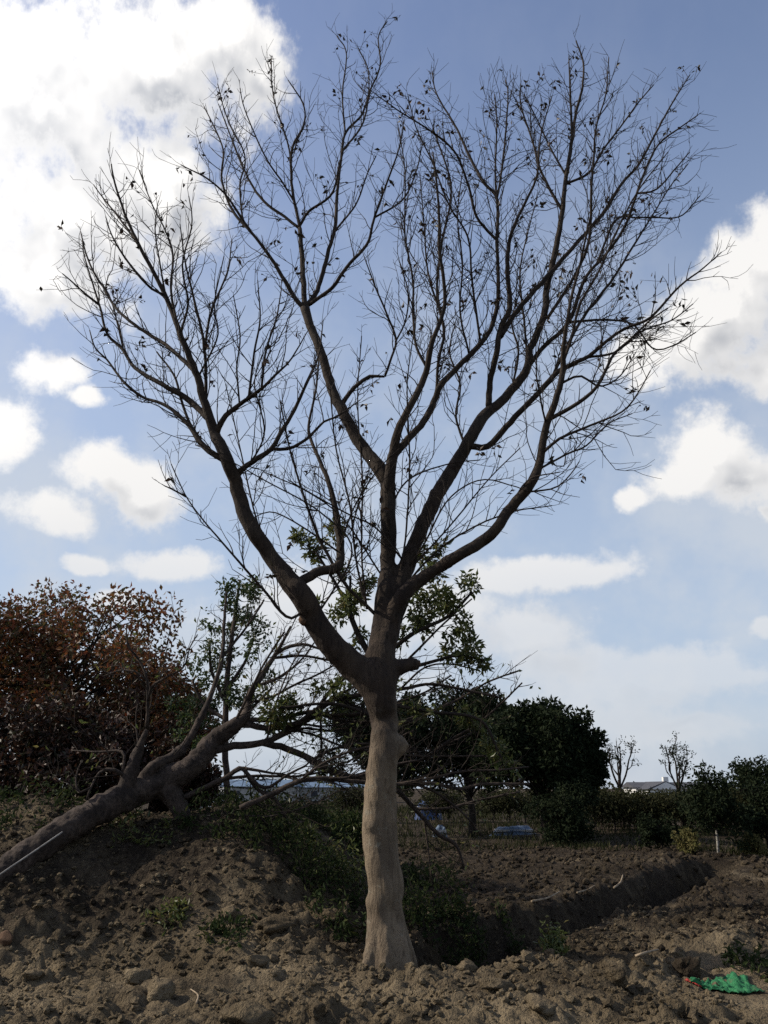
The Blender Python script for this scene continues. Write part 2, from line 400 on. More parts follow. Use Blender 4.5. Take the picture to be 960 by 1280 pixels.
M['olive_leaf'] = leaf_mat('olive_leaf', [(0.06, 0.085, 0.022), (0.11, 0.125, 0.036), (0.04, 0.06, 0.018), (0.15, 0.13, 0.042)], 0.42, 0.45)
M['dark_leaf'] = leaf_mat('dark_leaf', [(0.010, 0.016, 0.008), (0.017, 0.024, 0.011), (0.012, 0.019, 0.009), (0.022, 0.029, 0.012)], 0.15, 0.85)
M['nursery_leaf'] = leaf_mat('nursery_leaf', [(0.024, 0.028, 0.012), (0.034, 0.036, 0.015), (0.028, 0.028, 0.013)], 0.2, 0.7)
M['weed_leaf'] = leaf_mat('weed_leaf', [(0.016, 0.028, 0.010), (0.03, 0.044, 0.014), (0.02, 0.03, 0.012), (0.055, 0.062, 0.02)], 0.3, 0.75)
M['grass'] = leaf_mat('dull_grass', [(0.018, 0.024, 0.010), (0.032, 0.036, 0.015), (0.045, 0.042, 0.02)], 0.2, 0.85)
M['straw_leaf'] = leaf_mat('straw_leaf', [(0.10, 0.10, 0.035), (0.14, 0.12, 0.05), (0.07, 0.075, 0.025)], 0.3, 0.7)

# ---------------------------------------------------------------- ground: one sheet to the horizon
def axis(dense0, dense1, step, lo, hi, ratio):
    a = list(np.arange(dense0, dense1, step)); s = step
    x = a[-1]
    while x < hi: s *= ratio; x += s; a.append(x)
    s = step; x = a[0]; b_ = []
    while x > lo: s *= ratio; x -= s; b_.append(x)
    return np.array(b_[::-1] + a)
gx = axis(-4.6, 5.2, 0.034, -3000, 3000, 1.045); gy = axis(5.8, 11.6, 0.034, -60, 4000, 1.018)
XX, YY = np.meshgrid(gx, gy); ZZ = H(XX, YY)
def H(x, y):
    """height of the ground sheet as built"""
    x = np.asarray(x, float); y = np.asarray(y, float)
    i = np.clip(np.searchsorted(gx, x) - 1, 0, len(gx) - 2); j = np.clip(np.searchsorted(gy, y) - 1, 0, len(gy) - 2)
    a = (x - gx[i]) / (gx[i + 1] - gx[i]); b_ = (y - gy[j]) / (gy[j + 1] - gy[j])
    return (ZZ[j, i] * (1 - a) + ZZ[j, i + 1] * a) * (1 - b_) + (ZZ[j + 1, i] * (1 - a) + ZZ[j + 1, i + 1] * a) * b_
nx, ny = len(gx), len(gy)
ii = np.arange(nx * ny).reshape(ny, nx)
gf = np.stack([ii[:-1, :-1], ii[:-1, 1:], ii[1:, 1:], ii[1:, :-1]], -1).reshape(-1, 4)
gm = np_mesh('ground', np.stack([XX, YY, ZZ], -1).reshape(-1, 3), gf, True)
tone = 0.22 + 0.60 * fbm(XX, YY, 0.55, 4)
tone += 0.46 * sstep(9.2, 7.6, YY) + 0.25 * sstep(1.9, 0.5, np.hypot(XX / 1.5, YY - 8.0))
tone -= 0.25 * sstep(9.5, 12, YY)
tone += 0.5 * sstep(1.1, 0.4, np.hypot((XX - 3.1) / 1.3, (YY - 7.2) / 0.8))
ta = gm.attributes.new('tone', 'FLOAT', 'POINT'); ta.data.foreach_set('value', np.clip(tone, 0, 1).astype(np.float32).ravel())
ground = link('ground', gm, mat=M['soil']); tag(ground, kind='structure')

# clods: the largest are pieces of the ground, the crumbs are one mass
def ico(sub):
    import bmesh
    bm = bmesh.new(); bmesh.ops.create_icosphere(bm, subdivisions=sub, radius=1.0)
    V = np.array([v.co[:] for v in bm.verts]); Fq = np.array([[v.index for v in f.verts] for f in bm.faces]); bm.free(); return V, Fq
IV1, IF1 = ico(1); IV2, IF2 = ico(2); IV3, IF3 = ico(3)
def clod_shape(V, seed, rough=0.35):
    g = np.random.default_rng(seed)
    W = V.copy()
    for k in range(7):      # knock flat faces and corners into it
        n = g.normal(size=3); n /= np.linalg.norm(n); c = g.uniform(0.45, 0.8)
        d = W @ n; W = W - np.outer(np.maximum(0, d - c), n) * 0.9
    o = g.uniform(0, 100)
    W = W * (1 + rough * perlin(V[:, 0] * 1.7 + o, V[:, 1] * 1.7 + V[:, 2] * 1.3)[:, None] + rough * 0.4 * perlin(V[:, 0] * 4 + o, V[:, 2] * 4 - V[:, 1] * 3)[:, None])
    return W * np.array([g.uniform(0.8, 1.3), g.uniform(0.8, 1.2), g.uniform(0.55, 0.9)])
def sample_spot(g, near):
    while True:
        if near: y = g.uniform(6.2, 9.5)
        else: y = 6.2 + 18 * g.random() ** 1.3
        x = g.uniform(-0.62, 0.62) * y
        rx = x - DA[0]; ry = y - DA[1]
        if near and x > 2.1 and y < 7.9 and g.random() < 0.8: continue
        if near and x < -2.0 and 6.5 < y < 7.3 and g.random() < 0.8: continue
        if math.hypot(x, y - 8.4) < 0.42: continue
        return x, y
cl_meshes = [np_mesh('clod', clod_shape(IV2, 100 + i, 0.55), IF2, False) for i in range(8)]
cl_meshes_d = [me.copy() for me in cl_meshes]
for me in cl_meshes: me.materials.append(M['clod'])
for me in cl_meshes_d: me.materials.append(M['clod_dark'])
g = np.random.default_rng(5)
for i in range(280):
    x, y = sample_spot(g, True)
    r = 0.026 + 0.045 * g.random() ** 2.2 + (0.03 if g.random() < 0.05 else 0)
    dark = y > 8.2 and g.random() < 0.7
    o = link('clod', (cl_meshes_d if dark else cl_meshes)[g.integers(8)], ground, (x, y, Hf(x, y) + r * 0.2))
    o.scale = (r, r, r * g.uniform(0.7, 1.1)); o.rotation_euler = (g.uniform(-.4, .4), g.uniform(-.4, .4), g.uniform(0, 6.28))
for i in range(16):             # soil heaped against the trunk
    a = i * 0.41 + g.uniform(-0.1, 0.1) + 3.0; q = g.uniform(0.30, 0.46); x, y = 0.03 + math.cos(a) * q, 8.4 + math.sin(a) * q * 0.9
    r = g.uniform(0.035, 0.075); o = link('clod', cl_meshes[g.integers(8)], ground, (x, y, Hf(x, y) + r * 0.25)); o.scale = (r, r, r * 0.8); o.rotation_euler = (0.2, 0.1, a * 3)
def crumbs(name, n, far, rmin, rmax, seed, mat):
    g = np.random.default_rng(seed); sh = [clod_shape(IV1, 300 + k) for k in range(10)]
    if far: y = 8.5 + 17 * g.random(n) ** 1.2
    else: y = 6.0 + 5.0 * g.random(n)
    x = g.uniform(-0.62, 0.62, n) * y
    keep = np.ones(n, bool)
    if not far:
        keep = ~((x > 2.8) & (y < 7.5) & (g.random(n) < 0.75)); keep &= fbm(x, y, 0.9, 2) + g.uniform(-.5, .5, n) > -0.15
    x, y = x[keep], y[keep]; n = len(x)
    z = H(x, y); r = rmin + (rmax - rmin) * g.random(n) ** 3
    if far: r = r * np.clip(y / 13, 0.7, 1.4)
    V = []; Fq = []
    for k in range(n):
        s = sh[k % 10]; a = g.uniform(0, 6.28); ca, sa = math.cos(a), math.sin(a)
        V.append(np.stack([(s[:, 0] * ca - s[:, 1] * sa), (s[:, 0] * sa + s[:, 1] * ca), s[:, 2]], 1) * r[k] + (x[k], y[k], z[k] + r[k] * 0.38)); Fq.append(IF1 + k * len(s))
    o = link(name, np_mesh(name, np.vstack(V), np.vstack(Fq), False), ground, mat=mat); tag(o, kind='stuff')
M['crumb'] = soil_material('crumb_earth', 1.0)
crumbs('soil_crumbs', 17000, False, 0.008, 0.036, 1, M['crumb'])
crumbs('field_crumbs', 11000, True, 0.016, 0.070, 2, M['clod_dark'])

# ---------------------------------------------------------------- tree machinery
class Branching:
    """paths drawn in photo pixels with their own depth; each becomes a tapered tube of real size"""
    def __init__(s, Y0, seed): s.paths = []; s.Y0 = Y0; s.r = random.Random(seed)
    def add(s, limb, pts, w, slope=None, Ys=None, snap=True, sides=None):
        pts = [tuple(p) for p in pts]
        if isinstance(w, (int, float)): w = (w, max(1.6, w * 0.3))
        n = len(pts)
        L2 = np.concatenate([[0], np.cumsum([math.dist(pts[i], pts[i + 1]) for i in range(n - 1)])])
        ws = list(w) if len(w) == n else list(np.interp(L2 / L2[-1], np.linspace(0, 1, len(w)), w))
        Y = s.Y0
        if snap and s.paths:
            best = None
            for p in s.paths:
                for (q, yy) in p['px']:
                    d = math.dist(q, pts[0])
                    if best is None or d < best[0]: best = (d, yy, q)
            if best[0] < 30: Y = best[1]; pts[0] = ((pts[0][0] + 2 * best[2][0]) / 3, (pts[0][1] + 2 * best[2][1]) / 3)
        if slope is None: slope = s.r.uniform(-0.42, 0.42)
        ys = list(Ys) if Ys is not None else [Y + slope * l / 100 + (0.06 * s.r.uniform(-1, 1) if i else 0) for i, l in enumerate(L2)]
        raw = [np.append(P(a, c, y), ww * 0.5 * depth_at(c, y) / F) for (a, c), y, ww in zip(pts, ys, ws)]
        raw = np.array(raw)
        length = np.linalg.norm(np.diff(raw[:, :3], axis=0), axis=1).sum()
        m = max(4, int(length / 0.075))
        cr = catmull(raw, m)
        cr[:, 3] = np.maximum(cr[:, 3], 0.0025)
        k = s.r.uniform(0, 99); t = np.arange(m) * 0.9
        wob = np.minimum(cr[:, 3] * 0.28, 0.012)[:, None] * np.stack([perlin(t * .7 + k, t * 0 + 1.5), perlin(t * .7, t * 0 + k), perlin(t * 0 + k, t * .7)], 1)
        wob[0] = 0
        cr[:, :3] += wob
        px = []
        for i in range(n - 1):
            for f in np.linspace(0, 1, 8, endpoint=False):
                px.append(((pts[i][0] * (1 - f) + pts[i + 1][0] * f, pts[i][1] * (1 - f) + pts[i + 1][1] * f), ys[i] * (1 - f) + ys[i + 1] * f))
        px.append((pts[-1], ys[-1]))
        s.paths.append(dict(limb=limb, pts=cr[:, :3], rad=cr[:, 3], px=px, len=length))
        return s.paths[-1]

def grow_twigs(tubes, p, r, tips, density=1.0, rmax=0.034, spacing=0.17, lmin=0.22, lmax=0.85, up=0.35, sub=True):
    pts, rad = p['pts'], p['rad']
    seg = np.linalg.norm(np.diff(pts, axis=0), axis=1); acc = 0; nxt = r.uniform(0.05, spacing); total = seg.sum(); run = 0
    for i in range(1, len(pts) - 1):
        run += seg[i - 1]; acc += seg[i - 1]
        if acc < nxt or rad[i] > rmax: continue
        acc = 0; nxt = spacing * r.uniform(0.5, 1.5) / density
        T = pts[i + 1] - pts[i - 1]; T = T / (np.linalg.norm(T) + 1e-9)
        ax = np.array([r.gauss(0, 1) for _ in range(3)]); side = ax - T * np.dot(ax, T); side /= np.linalg.norm(side) + 1e-9
        ang = r.uniform(0.45, 0.95)
        d = T * math.cos(ang) + side * math.sin(ang)
        L = r.uniform(lmin, lmax) * (1.0 - 0.72 * run / total) * (0.55 + 0.45 * min(1, rad[i] / 0.012))
        grow_one(tubes, pts[i], d, L, min(rad[i] * 0.6, 0.0066), r, tips, up, sub)
def grow_one(tubes, p0, d, L, r0, r, tips, up, sub):
    n = max(3, int(L / 0.085)); st = L / n; q = np.array(p0, float); pts = [q.copy()]; d = np.array(d, float)
    for k in range(n):
        d = d + np.array([r.gauss(0, 0.11), r.gauss(0, 0.11), r.gauss(0, 0.09) + up * 0.25]) * (2.6 if r.random() < 0.22 else 1.0); d /= np.linalg.norm(d)
        q = q + d * st; pts.append(q.copy())
    rad = np.linspace(max(r0, 0.0032), 0.002, len(pts))
    tubes.add(pts, rad, 4 if r0 > 0.004 else 3, cap=False)
    tips.append((pts[-1], d))
    if sub:
        for k in range(1, len(pts) - 1):
            if r.random() < 0.62:
                ax = np.array([r.gauss(0, 1) for _ in range(3)]); T = pts[k + 1] - pts[k - 1]; T = T / np.linalg.norm(T)
                side = ax - T * np.dot(ax, T); side /= np.linalg.norm(side) + 1e-9
                a = r.uniform(0.5, 1.0); dd = T * math.cos(a) + side * math.sin(a)
                grow_one(tubes, pts[k], dd, r.uniform(0.08, 0.34), 0.0030, r, tips, up, False)

# ---------------------------------------------------------------- the bare tree in the middle
TY = 8.4
B = Branching(TY, 3)
# trunk
B.add('trunk', [(486, 1235), (484, 1205), (482, 1150), (481, 1100), (476, 1050), (474, 1012), (477, 970), (480, 930), (480, 900), (476, 880), (473, 860), (471, 838)],
      (70, 60, 50, 46, 45, 46, 40, 38, 36, 40, 47, 56), 0.0)
# the great limbs
B.add('L', [(468, 858), (446, 836), (415, 806), (392, 774), (378, 745), (358, 720), (338, 695), (316, 663), (303, 635), (295, 605), (284, 574), (268, 540), (254, 498), (247, 472), (225, 417), (207, 370), (174, 307), (156, 267), (143, 227), (139, 205)],
      (46, 38, 32, 32, 33, 26, 20, 20, 18, 17, 16, 13, 10, 9, 7, 5.6, 4.2, 3.2, 2.4, 1.6), -0.12)
B.add('C', [(474, 850), (476, 815), (478, 785), (481, 745), (484, 715), (485, 683), (485, 642), (484, 605), (474, 584), (449, 553), (431, 519), (415, 487), (401, 441), (387, 406), (381, 384)],
      (46, 38, 30, 25, 21, 20, 19, 19, 18, 15, 14, 12, 11, 10.5, 12), 0.14)
B.add('R', [(480, 815), (488, 780), (496, 745), (509, 705), (522, 670), (536, 640), (551, 610), (565, 587), (577, 569), (590, 544), (606, 519), (622, 506), (643, 483), (660, 457), (662, 437), (680, 397), (683, 363), (690, 333), (701, 275), (707, 225), (714, 181), (720, 141), (728, 109), (729, 78), (720, 51)],
      (30, 27, 24, 21, 20, 20, 20, 19, 17, 15.5, 14, 12, 11, 10, 9, 8.5, 8, 7.4, 6.4, 5.2, 4.4, 3.6, 2.8, 2.2, 1.6), 0.16)
B.add('S', [(490, 785), (500, 748), (519, 730), (550, 708), (578, 692), (603, 677), (619, 661), (637, 636), (662, 608), (674, 580), (683, 533), (697, 493), (703, 460), (705, 427), (712, 383), (725, 330), (738, 270)],
      (22, 20, 18, 17, 16, 15, 14, 13, 12, 10.5, 9, 8, 7, 5, 4, 3, 1.6), -0.20)
B.add('C2', [(486, 625), (488, 590), (492, 566), (499, 534), (518, 497), (531, 469), (540, 428), (552, 397), (556, 366), (549, 310), (549, 271), (546, 232), (541, 190)],
      (16, 14, 13, 10, 8.5, 8, 6, 5.2, 4.6, 4, 3.4, 2.6, 1.6), -0.22)
main = list(B.paths)
def add(limb, w, pts, slope=None): B.add(limb, pts, tuple(max(1.2, q * (0.72 if q > 8 else 0.66)) for q in w), slope)
# left limb's branches
add('L', (17, 16, 13, 9, 7, 5, 4, 2.5), [(380, 724), (399, 714), (424, 706), (424, 668), (413, 610), (399, 574), (386, 536), (395, 486), (400, 430)], 0.35)
add('L', (11, 9, 8, 6, 3, 1.8), [(294, 592), (321, 574), (339, 561), (350, 542), (367, 514), (380, 486), (398, 445), (404, 400)])
add('L', (7, 6, 4, 2), [(339, 561), (360, 561), (383, 549), (405, 527), (421, 521), (450, 500)])
add('L', (11, 9, 7, 5, 3, 1.8), [(270, 545), (280, 522), (302, 504), (327, 486), (345, 468), (363, 450), (385, 413)])
add('L', (5, 4, 2), [(310, 498), (318, 440), (325, 400), (322, 350)])
add('L', (5, 4, 2), [(327, 486), (332, 440), (345, 400), (352, 360)])
add('L', (4, 3, 2), [(300, 505), (296, 460), (300, 420), (292, 370)])
add('L', (11, 10, 7.5, 6, 5, 3.5, 2), [(281, 578), (255, 558), (232, 527), (203, 505), (180, 497), (156, 479), (134, 450), (119, 435), (112, 413)])
add('L', (6, 5, 3), [(255, 558), (240, 535), (228, 505), (218, 470), (196, 440)])
add('L', (11, 10, 8, 7, 5, 4, 3, 2), [(258, 525), (232, 497), (207, 483), (170, 461), (152, 435), (134, 417), (125, 384), (116, 355), (105, 318), (103, 300)])
add('L', (5, 3.5, 2), [(124, 382), (104, 365), (90, 352), (78, 342)])
add('L', (4, 3, 2), [(155, 440), (148, 410), (137, 370), (120, 345)])
add('L', (8.5, 7.5, 6, 5, 4, 2), [(245, 466), (229, 450), (207, 431), (185, 417), (159, 399), (141, 380), (130, 360), (119, 344), (107, 315), (101, 290)])
add('L', (5, 4, 2), [(207, 370), (185, 357), (159, 326), (141, 297), (132, 271)])
add('L', (4.5, 3.5, 2), [(172, 305), (148, 271), (130, 249), (117, 231)])
add('L', (5.5, 4.5, 3, 2), [(221, 413), (214, 362), (216, 318), (207, 289), (189, 253), (174, 213)])
add('L', (7, 6, 4, 2), [(258, 500), (257, 455), (252, 413), (243, 375), (232, 330), (225, 280)])
add('L', (5, 4, 2), [(255, 440), (264, 390), (284, 340), (290, 300)])
add('L', (4, 3, 2), [(250, 470), (272, 420), (268, 380), (280, 320)])
add('L', (5, 4, 3, 2), [(225, 417), (235, 380), (228, 330), (240, 280), (236, 245)])
add('L', (4, 3, 2), [(207, 370), (200, 330), (194, 290), (196, 260)])
add('L', (6, 5, 3, 2), [(388, 758), (360, 772), (330, 738), (296, 699), (258, 655), (233, 621), (214, 580)], -0.3)
add('L', (4, 3, 2), [(232, 621), (212, 610), (205, 607)])
# central limb's crown
add('C', (9, 8, 6, 5, 3.4, 2), [(381, 386), (366, 368), (339, 323), (306, 279), (284, 246), (260, 224), (226, 206)], -0.25)
add('C', (6, 5, 3.5, 2), [(312, 290), (290, 262), (277, 224), (278, 184), (255, 133)])
add('C', (4, 3, 2), [(303, 275), (300, 231), (306, 195), (284, 148), (272, 105)])
add('C', (9.5, 9, 8), [(381, 386), (378, 337), (375, 286)], 0.2)
add('C', (6, 5, 4, 2), [(375, 286), (357, 272), (331, 253), (313, 228), (298, 195), (273, 130)])
add('C', (7, 6, 5, 3.5, 2), [(375, 286), (368, 253), (364, 220), (366, 184), (380, 155), (379, 130), (360, 100)])
add('C', (4, 3, 2), [(368, 253), (353, 228), (331, 195), (306, 137), (300, 110)])
add('C', (4, 3, 2), [(364, 215), (360, 180), (342, 122), (339, 75)])
add('C', (5.5, 4.5, 3), [(376, 282), (386, 264), (415, 242), (425, 200)])
add('C', (9, 8, 6.5, 5, 4, 3, 2), [(383, 384), (397, 362), (411, 312), (419, 282), (421, 246), (426, 202), (432, 166), (452, 144), (462, 115), (475, 82), (473, 46), (484, 27)], 0.3)
add('C', (4, 3, 2), [(430, 166), (428, 118), (433, 67), (421, 45)])
add('C', (4, 3, 2), [(428, 190), (455, 150), (461, 93), (448, 60)])
add('C', (7.5, 6.5, 5, 3.5, 2), [(385, 384), (415, 360), (433, 334), (459, 304), (468, 272), (488, 217), (499, 184), (505, 150)], -0.2)
add('C', (4, 3, 2), [(468, 272), (503, 250), (520, 215), (528, 180)])
add('C', (4, 3, 2), [(420, 290), (445, 255), (458, 220), (470, 195)])
add('C', (9, 8, 7.5, 6, 4), [(431, 505), (440, 487), (459, 472), (468, 470), (481, 471)], -0.25)
add('C', (5, 4.5, 3.5, 2), [(481, 470), (488, 450), (495, 425), (484, 394), (468, 356), (455, 320)])
add('C', (3.5, 2), [(494, 427), (507, 400), (510, 365), (500, 330)])
# second central stem
add('C2', (14, 12.5, 11, 10, 9, 8, 7, 6), [(490, 572), (509, 550), (531, 525), (543, 500), (549, 484), (565, 466), (587, 444), (609, 419), (618, 397), (623, 366), (621, 300)], 0.15)
add('C2', (6.5, 5.5, 4.5, 3), [(543, 490), (548, 453), (555, 412), (546, 366), (553, 300), (562, 258), (562, 222), (541, 160)])
add('C2', (5.5, 5, 4, 3, 2), [(533, 460), (520, 431), (516, 387), (516, 350), (507, 300), (506, 258), (506, 211), (498, 160)])
add('C2', (7, 6, 5, 3.4, 2), [(621, 305), (621, 248), (606, 230), (588, 198), (570, 159), (546, 118), (540, 89)])
add('C2', (5, 4, 2.4), [(621, 250), (624, 232), (630, 188), (635, 120), (632, 100)])
add('C2', (4.4, 3.4, 2), [(621, 248), (619, 219), (621, 154), (618, 118)])
add('C2', (6, 5, 4, 3, 2), [(621, 300), (596, 271), (585, 230), (567, 188), (531, 159), (499, 139), (470, 118)], -0.4)
add('C2', (5, 4, 3, 2), [(600, 430), (590, 350), (585, 297), (562, 258), (541, 204), (520, 159), (510, 120)], -0.3)
add('C2', (4.4, 3.2, 2), [(552, 397), (535, 340), (530, 280), (525, 220)])
add('C2', (4.4, 3.2, 2), [(586, 444), (575, 390), (578, 330), (572, 270), (580, 200)])
# right limb's fan
add('R', (11, 10, 9, 7.5, 5, 3, 2), [(610, 512), (612, 480), (621, 440), (626, 410), (637, 384), (634, 330), (640, 290), (658, 250), (671, 220), (676, 170), (690, 120)], -0.15)
add('R', (10, 9, 8, 7, 5, 3.6, 2), [(628, 420), (647, 387), (680, 350), (702, 325), (736, 287), (757, 262), (776, 231), (798, 206), (820, 166), (839, 131), (862, 94)], 0.3)
add('R', (7, 6, 5, 3.4, 2), [(693, 400), (717, 347), (736, 300), (739, 237), (742, 200), (745, 159), (757, 119), (761, 72)])
add('R', (9, 8, 6, 5, 4, 2), [(655, 465), (680, 433), (710, 403), (732, 347), (754, 322), (782, 281), (804, 219), (823, 181), (851, 159), (872, 144)], -0.2)
add('R', (5, 4, 3, 2), [(707, 230), (736, 216), (754, 187), (782, 150), (798, 128), (817, 106)])
add('R', (6, 5, 4, 3, 2), [(702, 262), (686, 234), (673, 206), (667, 181), (651, 131), (651, 105)])
add('R', (4, 3, 2), [(708, 222), (689, 187), (670, 147), (655, 118)])
add('R', (5, 4, 2), [(716, 175), (713, 120), (711, 72)])
add('R', (12, 11, 10, 9, 7, 6, 5, 3.6, 2), [(590, 560), (610, 558), (633, 533), (667, 497), (700, 463), (733, 447), (760, 425), (783, 410), (813, 397), (847, 360), (877, 337), (902, 315)], -0.3)
add('R', (7, 6, 5, 3, 2), [(690, 475), (705, 440), (730, 395), (765, 350), (790, 310), (815, 270), (840, 230), (860, 205)])
add('R', (5, 4, 3, 2), [(710, 403), (750, 400), (790, 405), (817, 436), (845, 430), (870, 415)], -0.35)
add('R', (5, 4, 3, 2), [(733, 447), (770, 440), (800, 415), (840, 400), (866, 380)])
add('R', (6, 5, 3.6, 2), [(700, 460), (715, 420), (725, 380), (748, 340), (775, 280), (800, 235), (835, 190)])
add('R', (5, 4, 3, 2), [(745, 330), (770, 275), (795, 272), (820, 272), (851, 270), (875, 245)])
add('R', (4, 3, 2), [(795, 241), (820, 237), (845, 210), (862, 190)])
add('R', (5, 4, 3, 2), [(660, 455), (655, 400), (650, 340), (660, 290), (672, 245)])
add('R', (5, 4, 2), [(640, 488), (648, 440), (640, 400), (655, 350)])
add('R', (5, 4, 2), [(583, 560), (570, 520), (575, 480), (562, 440), (570, 400)])
# lower right limb
add('S', (8, 7, 6, 5, 4, 2.4), [(690, 525), (717, 507), (743, 487), (757, 463), (767, 443), (787, 425), (813, 400), (835, 385)], -0.3)
add('S', (6.5, 5, 4, 3, 2), [(676, 568), (700, 548), (743, 530), (780, 513), (800, 487), (813, 463)], -0.35)
add('S', (5, 4, 3, 2), [(674, 588), (710, 567), (733, 557), (760, 530), (790, 517)], 0.2)
add('S', (4, 3, 2), [(655, 616), (693, 610), (713, 593), (724, 577)])
add('S', (5, 4, 3, 2), [(700, 480), (725, 470), (750, 483), (775, 470), (795, 440)])
add('S', (4, 3, 2), [(683, 533), (676, 500), (670, 460), (676, 420)])
add('S', (4, 3, 2), [(637, 636), (660, 600), (700, 590)])
# long whippy shoots from the fork
for (w, pts) in (((7, 6, 4, 2.4), [(456, 770), (431, 730), (409, 692), (399, 674), (380, 621), (362, 560), (350, 500)]),
                 ((5, 4, 2.4), [(455, 765), (445, 700), (437, 630), (420, 560), (412, 480)]),
                 ((4.5, 3.6, 2), [(456, 760), (452, 690), (453, 600), (447, 500), (452, 420)]),
                 ((4.5, 3.6, 2), [(495, 735), (508, 660), (512, 570), (509, 480), (520, 400)]),
                 ((4.5, 3.6, 2), [(500, 740), (545, 690), (590, 660), (640, 640), (690, 632)]),
                 ((4, 3, 2), [(505, 720), (560, 660), (610, 600), (650, 560)]),
                 ((4, 3, 2), [(505, 715), (530, 680), (560, 625), (600, 600), (640, 607), (662, 615)]),
                 ((4.4, 3.4, 2), [(400, 770), (440, 690), (400, 640), (330, 600), (260, 560)]),
                 ((4, 3, 2), [(470, 720), (430, 650), (385, 615), (330, 590)]),
                 ((4, 3, 2), [(336, 692), (318, 640), (300, 560), (282, 480)]),
                 ((4, 3, 2), [(424, 690), (440, 640), (470, 590), (500, 560)]),
                 ((4, 3, 2), [(300, 600), (330, 545), (318, 480), (330, 440)]),
                 ((4, 3, 2), [(500, 700), (470, 660), (430, 640), (360, 600)]),
                 ((4, 3, 2), [(485, 640), (510, 600), (560, 580), (600, 575)]),
                 ((4, 3, 2), [(424, 690), (380, 660), (340, 640), (310, 650)])):
    add('C', w, pts, rnd.uniform(-0.5, 0.2))

tree_base = np.array((P(484, 1205, TY)[0], TY, Hf(0, TY)))
tree = thing('bare_tree', tree_base, 'tall bare tree with smooth tan trunk and wide leafless crown, standing upright in the middle', 'tree')

# trunk and the roots of the limbs fused into one smooth body
def fused(name, tubes, base, voxel, mat, parent, smooth_it=8, lump=0.02):
    me = tubes.build(name, base); tmp = bpy.data.objects.new(name + '_raw', me); C.objects.link(tmp)
    md = tmp.modifiers.new('r', 'REMESH'); md.mode = 'VOXEL'; md.voxel_size = voxel; md.use_smooth_shade = True
    ms = tmp.modifiers.new('s', 'SMOOTH'); ms.iterations = smooth_it; ms.factor = 0.5
    dg = bpy.context.evaluated_depsgraph_get(); m2 = bpy.data.meshes.new_from_object(tmp.evaluated_get(dg))
    bpy.data.objects.remove(tmp); bpy.data.meshes.remove(me)
    n = len(m2.vertices); co = np.empty(n * 3, np.float32); m2.vertices.foreach_get('co', co); co = co.reshape(-1, 3)
    nr = np.empty(n * 3, np.float32); m2.vertices.foreach_get('normal', nr); nr = nr.reshape(-1, 3)
    d = lump * (fbm(co[:, 0] * 1.2 + co[:, 2] * 0.5, co[:, 1] * 1.2 + co[:, 2] * 0.6, 5, 2) + 0.4 * fbm(co[:, 0] + co[:, 2] * 0.25, co[:, 1] - co[:, 2] * 0.2, 22, 2))
    co = co + nr * d[:, None]
    m2.vertices.foreach_set('co', co.astype(np.float32).ravel()); m2.update(); m2.name = name
    m2.polygons.foreach_set('use_smooth', np.ones(len(m2.polygons), bool))
    m2.materials.clear(); m2.materials.append(mat)
    return link(name, m2, parent)
tb = Tubes()
tr = main[0]
# root flare
q = tr['pts'].copy(); rr = tr['rad'].copy()
tb.add(q, rr * 0.95, 24, 0.04)
for a in (0.3, 1.5, 2.6, 3.7, 4.6, 5.6):
    c0 = q[3]; d = np.array((math.cos(a), math.sin(a), 0)); tb.add([c0 + d * 0.10 + (0, 0, 0.28), c0 + d * 0.16 + (0, 0, 0.10), c0 + d * 0.25 + (0, 0, -0.10)], [0.07, 0.075, 0.05], 8)
# stubs and burls on the trunk
for (x, y, x2, y2, w, dy) in ((483, 942, 507, 926, 26, -0.05), (478, 838, 523, 829, 22, 0.02), (468, 1032, 455, 1035, 26, -0.05), (466, 965, 463, 975, 18, -0.08), (384, 770, 378, 774, 24, -0.12)):
    a = P(x, y, TY + dy); c = P(x2, y2, TY + dy); tb.add([a, (a + c) / 2, c], [w * 0.55 * 8 / F, w * 0.5 * 8 / F, w * 0.33 * 8 / F], 10, 0.1)
for p in main[1:5]:
    k = max(6, int(len(p['pts']) * (0.36 if p['limb'] in 'LC' else 0.27))); tb.add(p['pts'][:k], p['rad'][:k] * np.linspace(0.98, 0.88, k), 18, 0.04)
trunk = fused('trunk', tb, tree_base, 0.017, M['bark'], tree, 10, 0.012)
# cut faces on the stubs
for (x, y, dy, w, nx_) in ((379, 774, -0.22, 14, -0.3), (524, 829, 0.02, 9, 1.0)):
    p = P(x, y, TY + dy); tt = Tubes(); dr = np.array((nx_, -0.9 if nx_ < 0 else -0.2, 0.15)); dr /= np.linalg.norm(dr)
    tt.add([p - dr * 0.05, p, p + dr * 0.012], [w * 0.5 * 8 / F, w * 0.48 * 8 / F, w * 0.40 * 8 / F], 12, 0.1)
    link('cut_face', tt.build('cut_face', tree_base), trunk, mat=M['cutwood'])

